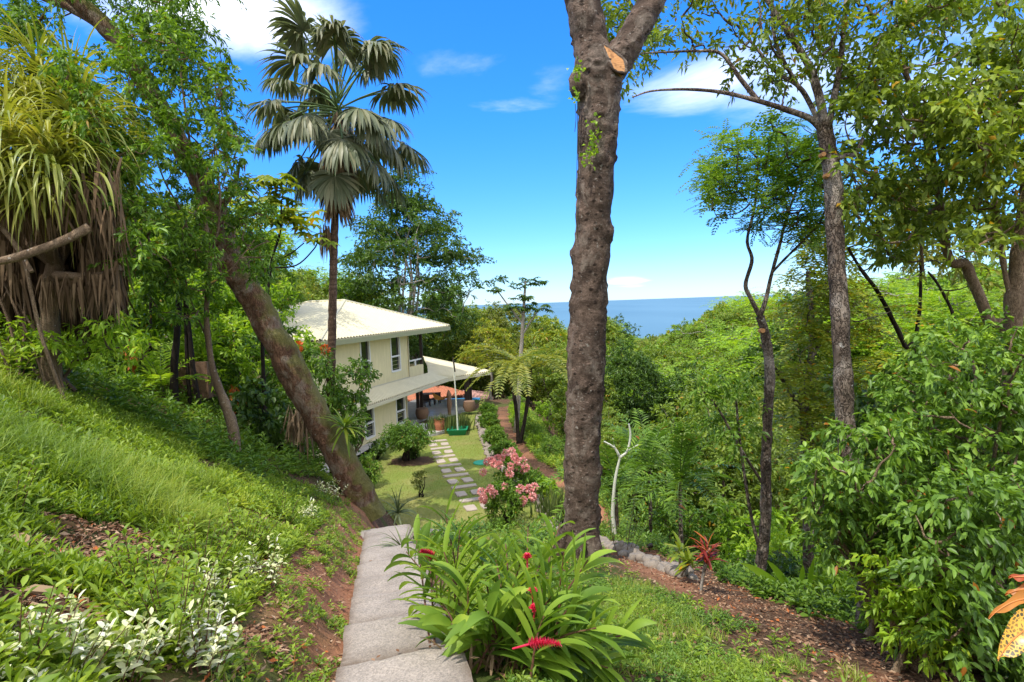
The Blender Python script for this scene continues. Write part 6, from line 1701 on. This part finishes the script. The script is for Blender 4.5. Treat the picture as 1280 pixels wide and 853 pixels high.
# agave-like plant at the lawn edge, sapling by the trunk, round topiary, small bushes
b = G(498, 652); t = thing('agave_plant', 'grey green sword leaved plant at the lawn edge by the steps', 'agave', b); cw = MB()
D_ = b[1]; q = P(499, 618, D_-.2); n_ = 26
straps(cw, np.repeat([b+[0, 0, .35]], n_, 0), rdir(n_, .9, .7), rng.uniform(.8, 1.3, n_), .085, 8, rng.uniform(.12, .34, n_), prof=lambda u: 1-.9*u**1.5, fold=.3)
cw.build('foliage', M['agave'], t)
b = G(505, 690); t = thing('agave_plant', 'grey green sword leaved plant hugging the right side of the upper steps', 'agave', b); cw = MB(); n_ = 22
straps(cw, np.repeat([b], n_, 0), rdir(n_, .9, 1.0), rng.uniform(.5, .85, n_), .055, 7, rng.uniform(.05, .25, n_), prof=lambda u: 1-.9*u**1.5, fold=.3); cw.build('foliage', M['agave'], t)
def round_bush(name, label, cat, base, R, trunk_h, ncl, nl, L, W, mat, rz=None, bark='bark_dark', group=None, cr=.34, fl=None):
    base = np.array(base, float); t = thing(name, label, cat, base, group); rz = rz or R; c = base+np.array([0, 0, trunk_h+rz*.75])
    u = rdir(ncl, 1, .15); cl = c+u*np.array([R, R, rz])*rng.uniform(.5, .88, (ncl, 1)); cl[:, 2] = np.maximum(cl[:, 2], base[2]+.12)
    tr = MB(); lims = []
    for k in range(4):
        q = jit_path(base-[0, 0, .08], c+rng.normal(size=3)*R*.3, 5, .2, 0, 0); tube(tr, q, np.linspace(.05*R+.015, .012, len(q)), 6); lims.append(q)
    connect(tr, lims, cl[::2], .025, .006, 5); tr.build('stems', M[bark], t)
    cw = MB(); spray(cw, cl, R*cr, nl, L, W, flat=.8); cw.build('foliage', M[mat], t)
    if fl: fl(t, c, R, rz)
    return t
g = G(510, 578); round_bush('topiary_tree', 'round headed clipped small tree on the lawn beside the house walk', 'small tree', g, 1.5, 1.05, 95, 95, .12, .06, 'broad', .62)
mm = MB(); a = np.linspace(0, 2*np.pi, 30, endpoint=False); rr = .95*(1+.15*rng.normal(size=30)*.5); V = np.c_[g[0]+.3+np.cos(a)*rr*1.35, g[1]+np.sin(a)*rr, np.zeros(30)]; V[:, 2] = H(V[:, 0], V[:, 1])+.045
mm.add(np.concatenate([V, [[g[0]+.3, g[1], g[2]+.11]]]), [[k, (k+1) % 30, 30] for k in range(30)])
M['treeshade'] = plain('shadow_brown', (.09, .055, .035), .95, .1, .5, 20, .8); tag(mm.build('tree_shadow', M['treeshade']), None, None, None, 'structure')  # dark patch painted as the clipped tree's cast shadow on the lawn
round_bush('garden_shrub', 'small sparse upright shrub alone on the lawn near the agave', 'shrub', G(525, 622), .42, .35, 26, 40, .08, .035, 'olive', .6)
round_bush('garden_shrub', 'dark low shrub beneath the round clipped tree', 'shrub', G(518, 576), .45, .15, 24, 50, .12, .05, 'dark', .45)
round_bush('garden_shrub', 'low dark shrub against the near end of the house walk', 'shrub', G(472, 575), .6, .3, 24, 50, .16, .07, 'dark', .5)
round_bush('garden_shrub', 'bushy shrub at the lawn edge behind the leaning trunk', 'shrub', G(462, 610), .6, .4, 30, 50, .15, .06, 'broad', .8)
for px, py, R, lab in ((601, 528, 1.0, 'clipped hedge bush nearest the terrace beside the stone kerb'), (606, 548, 1.0, 'second hedge bush from the terrace beside the stone kerb'), (620, 566, 1.0, 'third hedge bush from the terrace, just above the coral flowers'), (640, 575, .8, 'paler hedge bush behind the coral flowers'), (668, 612, .7, 'feathery yellow green bush right of the coral flowers'), (594, 512, .9, 'hedge bush touching the terrace corner')):
    g = G(px, py+8); g[0] = float(KERB(g[1]))+.75; R *= .78; round_bush('hedge_bush', lab, 'hedge', [g[0], g[1], float(H(g[0], g[1]))], R, .05, 60, 80, .13, .06, 'light' if 'pale' in lab or 'feath' in lab else 'broad', R*.8, group='hedge bushes along the stone kerb')
def flowers(blooms):
    def f(t, c, R, rz):
        for (px, py, t_, r) in blooms:
            mb = MB(); q = P(px, py, t_); n_ = 60; u = rdir(n_)
            leaves(mb, q+u*r*.6, nrm(u+rng.normal(size=(n_, 3))*.4), rdir(n_), r*.8, r*.55, .25, .1); mb.build('flower', M['coral'], t)
    return f
g = G(648, 626); D_ = g[1]
round_bush('coral_flower_shrub', 'big shrub of coral pink flower heads growing over the stone kerb', 'flowering shrub', g, 1.1, .1, 64, 70, .16, .065, 'broad', 1.0, fl=flowers([(x_, y_, D_+rng.uniform(-1.1, .2), .155) for x_, y_ in ((632, 566), (640, 564), (647, 575), (654, 576), (638, 583), (624, 581), (627, 572), (650, 584), (651, 588), (613, 575), (609, 577), (604, 590), (635, 591), (617, 579), (643, 571), (645, 584), (622, 573), (657, 585), (637, 592))]))
g = G(634, 655); D_ = g[1]
round_bush('coral_flower_shrub', 'smaller leggy coral flower shrub at the near end of the stepping stones', 'flowering shrub', g, .8, .3, 44, 60, .15, .06, 'broad', .8, fl=flowers([(x_, y_, D_+rng.uniform(-.8, .1), .15) for x_, y_ in ((602, 615), (604, 621), (613, 611), (617, 617), (604, 625), (631, 608), (650, 611), (661, 611), (666, 621), (654, 625), (652, 628), (668, 609))]))
# snake plants
b = G(552, 541); t = thing('snake_plant_row', 'row of upright sword leaved snake plants along the terrace edge', 'snake plants', b); cw = MB()
for px in np.linspace(537, 586, 60):
    q = G(px+rng.normal()*1.2, 541-(px-537)*.06+rng.normal()*1.5); n_ = 7
    straps(cw, np.repeat([q], n_, 0)+rng.normal(size=(n_, 3))*[.12, .12, 0], np.c_[rng.normal(size=(n_, 2))*.16, np.ones(n_)], rng.uniform(.7, 1.35, n_), .085, 5, .03, up=np.c_[rng.normal(size=(n_, 2)), np.zeros(n_)], prof=lambda u: 1-.9*u**2)
cw.build('foliage', M['snake'], t)
b = G(694, 648); t = thing('snake_plant_clump', 'clump of dark upright sword leaves close behind the big trunk', 'snake plants', b); cw = MB(); n_ = 160
q = b+rng.normal(size=(n_, 3))*[.4, .6, 0]; q[:, 2] = H(q[:, 0], q[:, 1]); straps(cw, q, np.c_[rng.normal(size=(n_, 2))*.2, np.ones(n_)], rng.uniform(.6, 1.2, n_), .07, 5, .04, up=np.c_[rng.normal(size=(n_, 2)), np.zeros(n_)], prof=lambda u: 1-.9*u**2); cw.build('foliage', M['snake'], t)
# border plants between ginger and lawn
for px, py, lab, mt in ((598, 668, 'low leafy border plant behind the tallest ginger leaves', 'broad'), (632, 664, 'low leafy border plant in front of the leggy coral shrub', 'glossy'), (668, 668, 'low leafy border plant with reddish tips left of the big trunk', 'olive'), (650, 690, 'low leafy border plant against the ginger clump left of the trunk', 'broad'), (575, 680, 'low leafy border plant between steps and lawn', 'glossy'), (690, 680, 'low leafy border plant touching the big trunk', 'broad')):
    leafy_plant('border_plant', lab, 'border plant', G(px, py), 26, .55, .85, 12, .20, .065, mt, 'stem_green', group='border plants above the lawn')
leafy_plant('young_sapling', 'thin young sapling with small leaves right of the big trunk', 'sapling', G(778, 692), 10, 1.5, .75, 22, .12, .045, 'glossy', 'stem_red', group=None)
b = G(960, 745); t = thing('banana_plant', 'young banana like plant with upright paddle leaves at the slope edge', 'plant', b); cw = MB()
for px0, py0, px1, py1, w_ in ((992, 748, 966, 712, .15), (1000, 745, 1003, 716, .12), (985, 745, 940, 713, .16), (1010, 742, 1016, 708, .1)):
    D_ = b[1]; c0, c1 = P(px0, py0, D_), P(px1, py1, D_-.2); straps(cw, c0, c1-c0+[0, 0, .15], np.linalg.norm(c1-c0)*1.3, w_*.9, 8, .06, up=(0, -.8, .5), fold=.1)
cw.build('foliage', M['light'], t)
# shrub with orange flowers behind the leaning trunk; bromeliad and roots on it
def ofl(t, c, R, rz):
    for px, py in ((373, 433), (406, 437), (360, 440)):
        mb = MB(); q = P(px, py, 21.2); u = rdir(40); leaves(mb, q+u*.1, u, rdir(40), .15, .1); mb.build('flower', M['orangefl'], t)
g = P(385, 560, 22.5); g[2] = float(H(g[0], g[1]))
bush('large dark shrub with orange flowers between the leaning trunk and fan palm', [(335, 480), (368, 440), (400, 432), (425, 470), (430, 540), (400, 600), (340, 600), (310, 540)], 120, 20, 24, (380, 600, 22), 'glossy', .20, .09, .5, 64, 'flowering_shrub', None, 8, 'shrub', 'd', 'bark_dark')
ofl(bpy.data.objects[ROOTS[-1].name], None, None, None)
bush('light leaved shrub in front of the lower house windows right of the palm trunk', [(425, 470), (455, 440), (468, 465), (455, 500), (446, 560), (425, 560)], 42, 20.5, 22.5, (436, 600, 21.5), 'broad', .18, .075, .4, 60, 'leafy_shrub', None, 5, 'shrub', 'd')
bush('dark broad shrub in the hollow behind the bank crest left of the leaning trunk', [(280, 500), (330, 470), (360, 520), (410, 610), (380, 625), (310, 575)], 60, 17.5, 20, (340, 610, 18.5), 'dark', .26, .13, .45, 50, 'leafy_shrub', None, 5, 'shrub', 'h', 'bark_dark')
b = P(431, 535, 16.6); t = thing('bromeliad', 'bright green bromeliad rosette perched on the leaning trunk', 'bromeliad', b); cw = MB(); n_ = 44
straps(cw, np.repeat([b], n_, 0), rdir(n_, .7, .5), rng.uniform(.5, .95, n_), .08, 7, rng.uniform(.1, .3, n_), fold=.2); cw.build('foliage', M['herb'], t)
b = P(372, 505, 18); t = thing('dry_frond_bundle', 'tangle of pale dry hanging fronds beneath the leaning trunk', 'dry fronds', b); cw = MB(); n_ = 130
straps(cw, np.array([P(rng.uniform(360, 390), rng.uniform(505, 530), 18+rng.uniform(-.4, .6)) for _ in range(n_)]), np.c_[rng.normal(size=(n_, 2))*.45, -np.ones(n_)], rng.uniform(.5, 1.5, n_), .05, 5, .2); cw.build('fronds', M['deadleaf'], t)
# orange-leaved plants and trunks behind the bank crest
def ti(label, px, py, t_, h_, L_, mat='orange_leaf'):
    c = P(px, py, t_); b = np.array([c[0], c[1], float(H(c[0], c[1]))]); t = thing('orange_leaf_plant', label, 'ornamental plant', b); cw = MB(); n_ = 22
    d = rdir(n_, .5, .1); straps(cw, np.repeat([c], n_, 0)+rng.normal(size=(n_, 3))*[.06, .06, .18], d*[.5, .5, 1]-[0, 0, .5], L_, .13, 5, .25); cw.build('foliage', M[mat], t)
    st = MB(); tube(st, [b, (b+c)/2, c], .03, 6); st.build('stem', M['bark_dark'], t)
ti('orange leaved plant on the bank crest beneath the screw pine', 166, 440, 17.5, 1, .42)
ti('low orange leaved plant left of the leaning trunk behind the slender tree', 291, 492, 19, 1, .5)
for k, (x0, y0, x1, y1, t_, r, lab) in enumerate(((216, 490, 222, 410, 17.5, .13, 'dark upright trunk behind the bank crest, thickest of its row'), (236, 478, 232, 400, 18.5, .07, 'dark thin trunk behind the bank crest beside the thickest one'), (248, 470, 236, 405, 18.5, .09, 'dark leaning trunk behind the bank crest next to the slender tree'), (185, 455, 188, 400, 18.5, .06, 'slender dark trunk behind the bank crest nearest the orange plant'), (103, 430, 106, 370, 17.0, .12, 'dark trunk under the right side of the screw pine skirt'))):
    a_ = P(x0, y0, t_); a_[2] = min(a_[2], float(H(a_[0], a_[1])))-.1; b_ = P(x1, y1, t_); top = b_+(b_-a_)*.6
    t = thing('understory_tree', lab, 'tree', a_, 'dark trunks behind the bank crest'); tr = MB(); q = smooth_path([a_, (a_+b_)/2+rng.normal(size=3)*.06, b_, top], 20); tube(tr, q, np.linspace(r, r*.6, 20), 9, 0, bark_disp(.05, 5)); tr.build('trunk', M['bark_dark'], t)
    cw = MB(); cl = top+rng.normal(size=(16, 3))*[.8, .8, .45]; spray(cw, cl, .45, 50, .18, .08); cw.build('crown', M['broad'], t)
b0 = G(168, 462); t = thing('fallen_branch', 'bent bare branch lying on the bank crest', 'branch', b0); tr = MB(); D_ = b0[1]
tube(tr, smooth_path(PX([(166, 462, D_), (184, 464, D_), (200, 447, D_), (222, 428, D_+.1), (240, 414, D_+.2)]), 20), np.linspace(.07, .05, 20), 8, 0, bark_disp(.04, 6)); tr.build('branch', M['bark_tan'], t)
b0 = P(215, 470, 19.5); t = thing('garden_wall', 'low tan garden wall glimpsed between trunks behind the bank crest', 'wall', b0); tr = MB(); box(tr, (-1.3, -.15, -.8), (1.3, .15, .45), off=b0); tr.build('wall', M['wicker'], t, smooth=False)
# small lamp and stick by the kerb, dark stone at left edge
b0 = G(812, 690); t = thing('garden_lamp', 'small dark garden spotlight on the red soil right of the kerb', 'lamp', b0); tr = MB(); tube(tr, [b0, b0+[0, 0, .12]], .012, 6); tr.build('spike', M['darkwood'], t); tr = MB(); tube(tr, [b0+[-.05, 0, .13], b0+[.05, 0, .17], b0+[.08, 0, .18]], [.05, .06, .05], 10); tr.build('lamp_head', M['darkwood'], t)
b0 = G(2, 596); tr = MB(); rocks(tr, b0+[0, 0, .04], (.09, .09, .08)); tag(tr.build('stone', M['bark_dark'], None, origin=b0), 'dark reddish stone at the left edge of the bank', 'stone')

# weeds and shrubs on the shoulder between the kerb and the ravine
sh = MB()
p = scatter(2600, (-4, 5), (14, 47), lambda x_, y_: (x_ > KERB(y_)+.5) & ((x_ < KERB(y_)+1.5) | (x_ > KERB(y_)+2.5)) & (x_ < XE(y_)+1.5), 0); plantlets(sh, p, 9, .16, .06, .28, mi=1); 
p = scatter(1500, (-4, 5), (18, 47), lambda x_, y_: (x_ > KERB(y_)+.5) & ((x_ < KERB(y_)+1.4) | (x_ > KERB(y_)+2.6)) & (x_ < XE(y_)+1.0), 0); plantlets(sh, p, 9, .18, .065, .28, mi=0)
tag(sh.build('shoulder_weeds', [M['herb'], M['herbdark']]), 'rank weeds between the stone kerb and the ravine edge', 'weeds', None, 'stuff')
for yy in np.arange(23.5, 47, 1.5):
    for dx in (3.3,):
        x_ = float(KERB(yy))+dx+rng.normal()*.25
        if x_ > XE(yy)+1.2: continue
        k = rng.choice(4, p=[.4, .15, .3, .15]); put(pro_s[k], x_, yy+rng.normal()*.3, float(H(x_, yy))-.35, rng.uniform(.35, .52), 'leafy shrub on the ledge between the hedge bushes and the ravine', 'shrubs on the ledge beyond the hedge')

bush('bushy green growth around the foot of the screw pine', [(-40, 395), (60, 410), (150, 400), (190, 425), (180, 450), (60, 440), (-40, 425)], 44, 10.2, 12.4, (70, 440, 11.6), 'light', .16, .06, .4, 46, 'leafy_shrub', None, 5, 'shrub', 'd', 'twig')
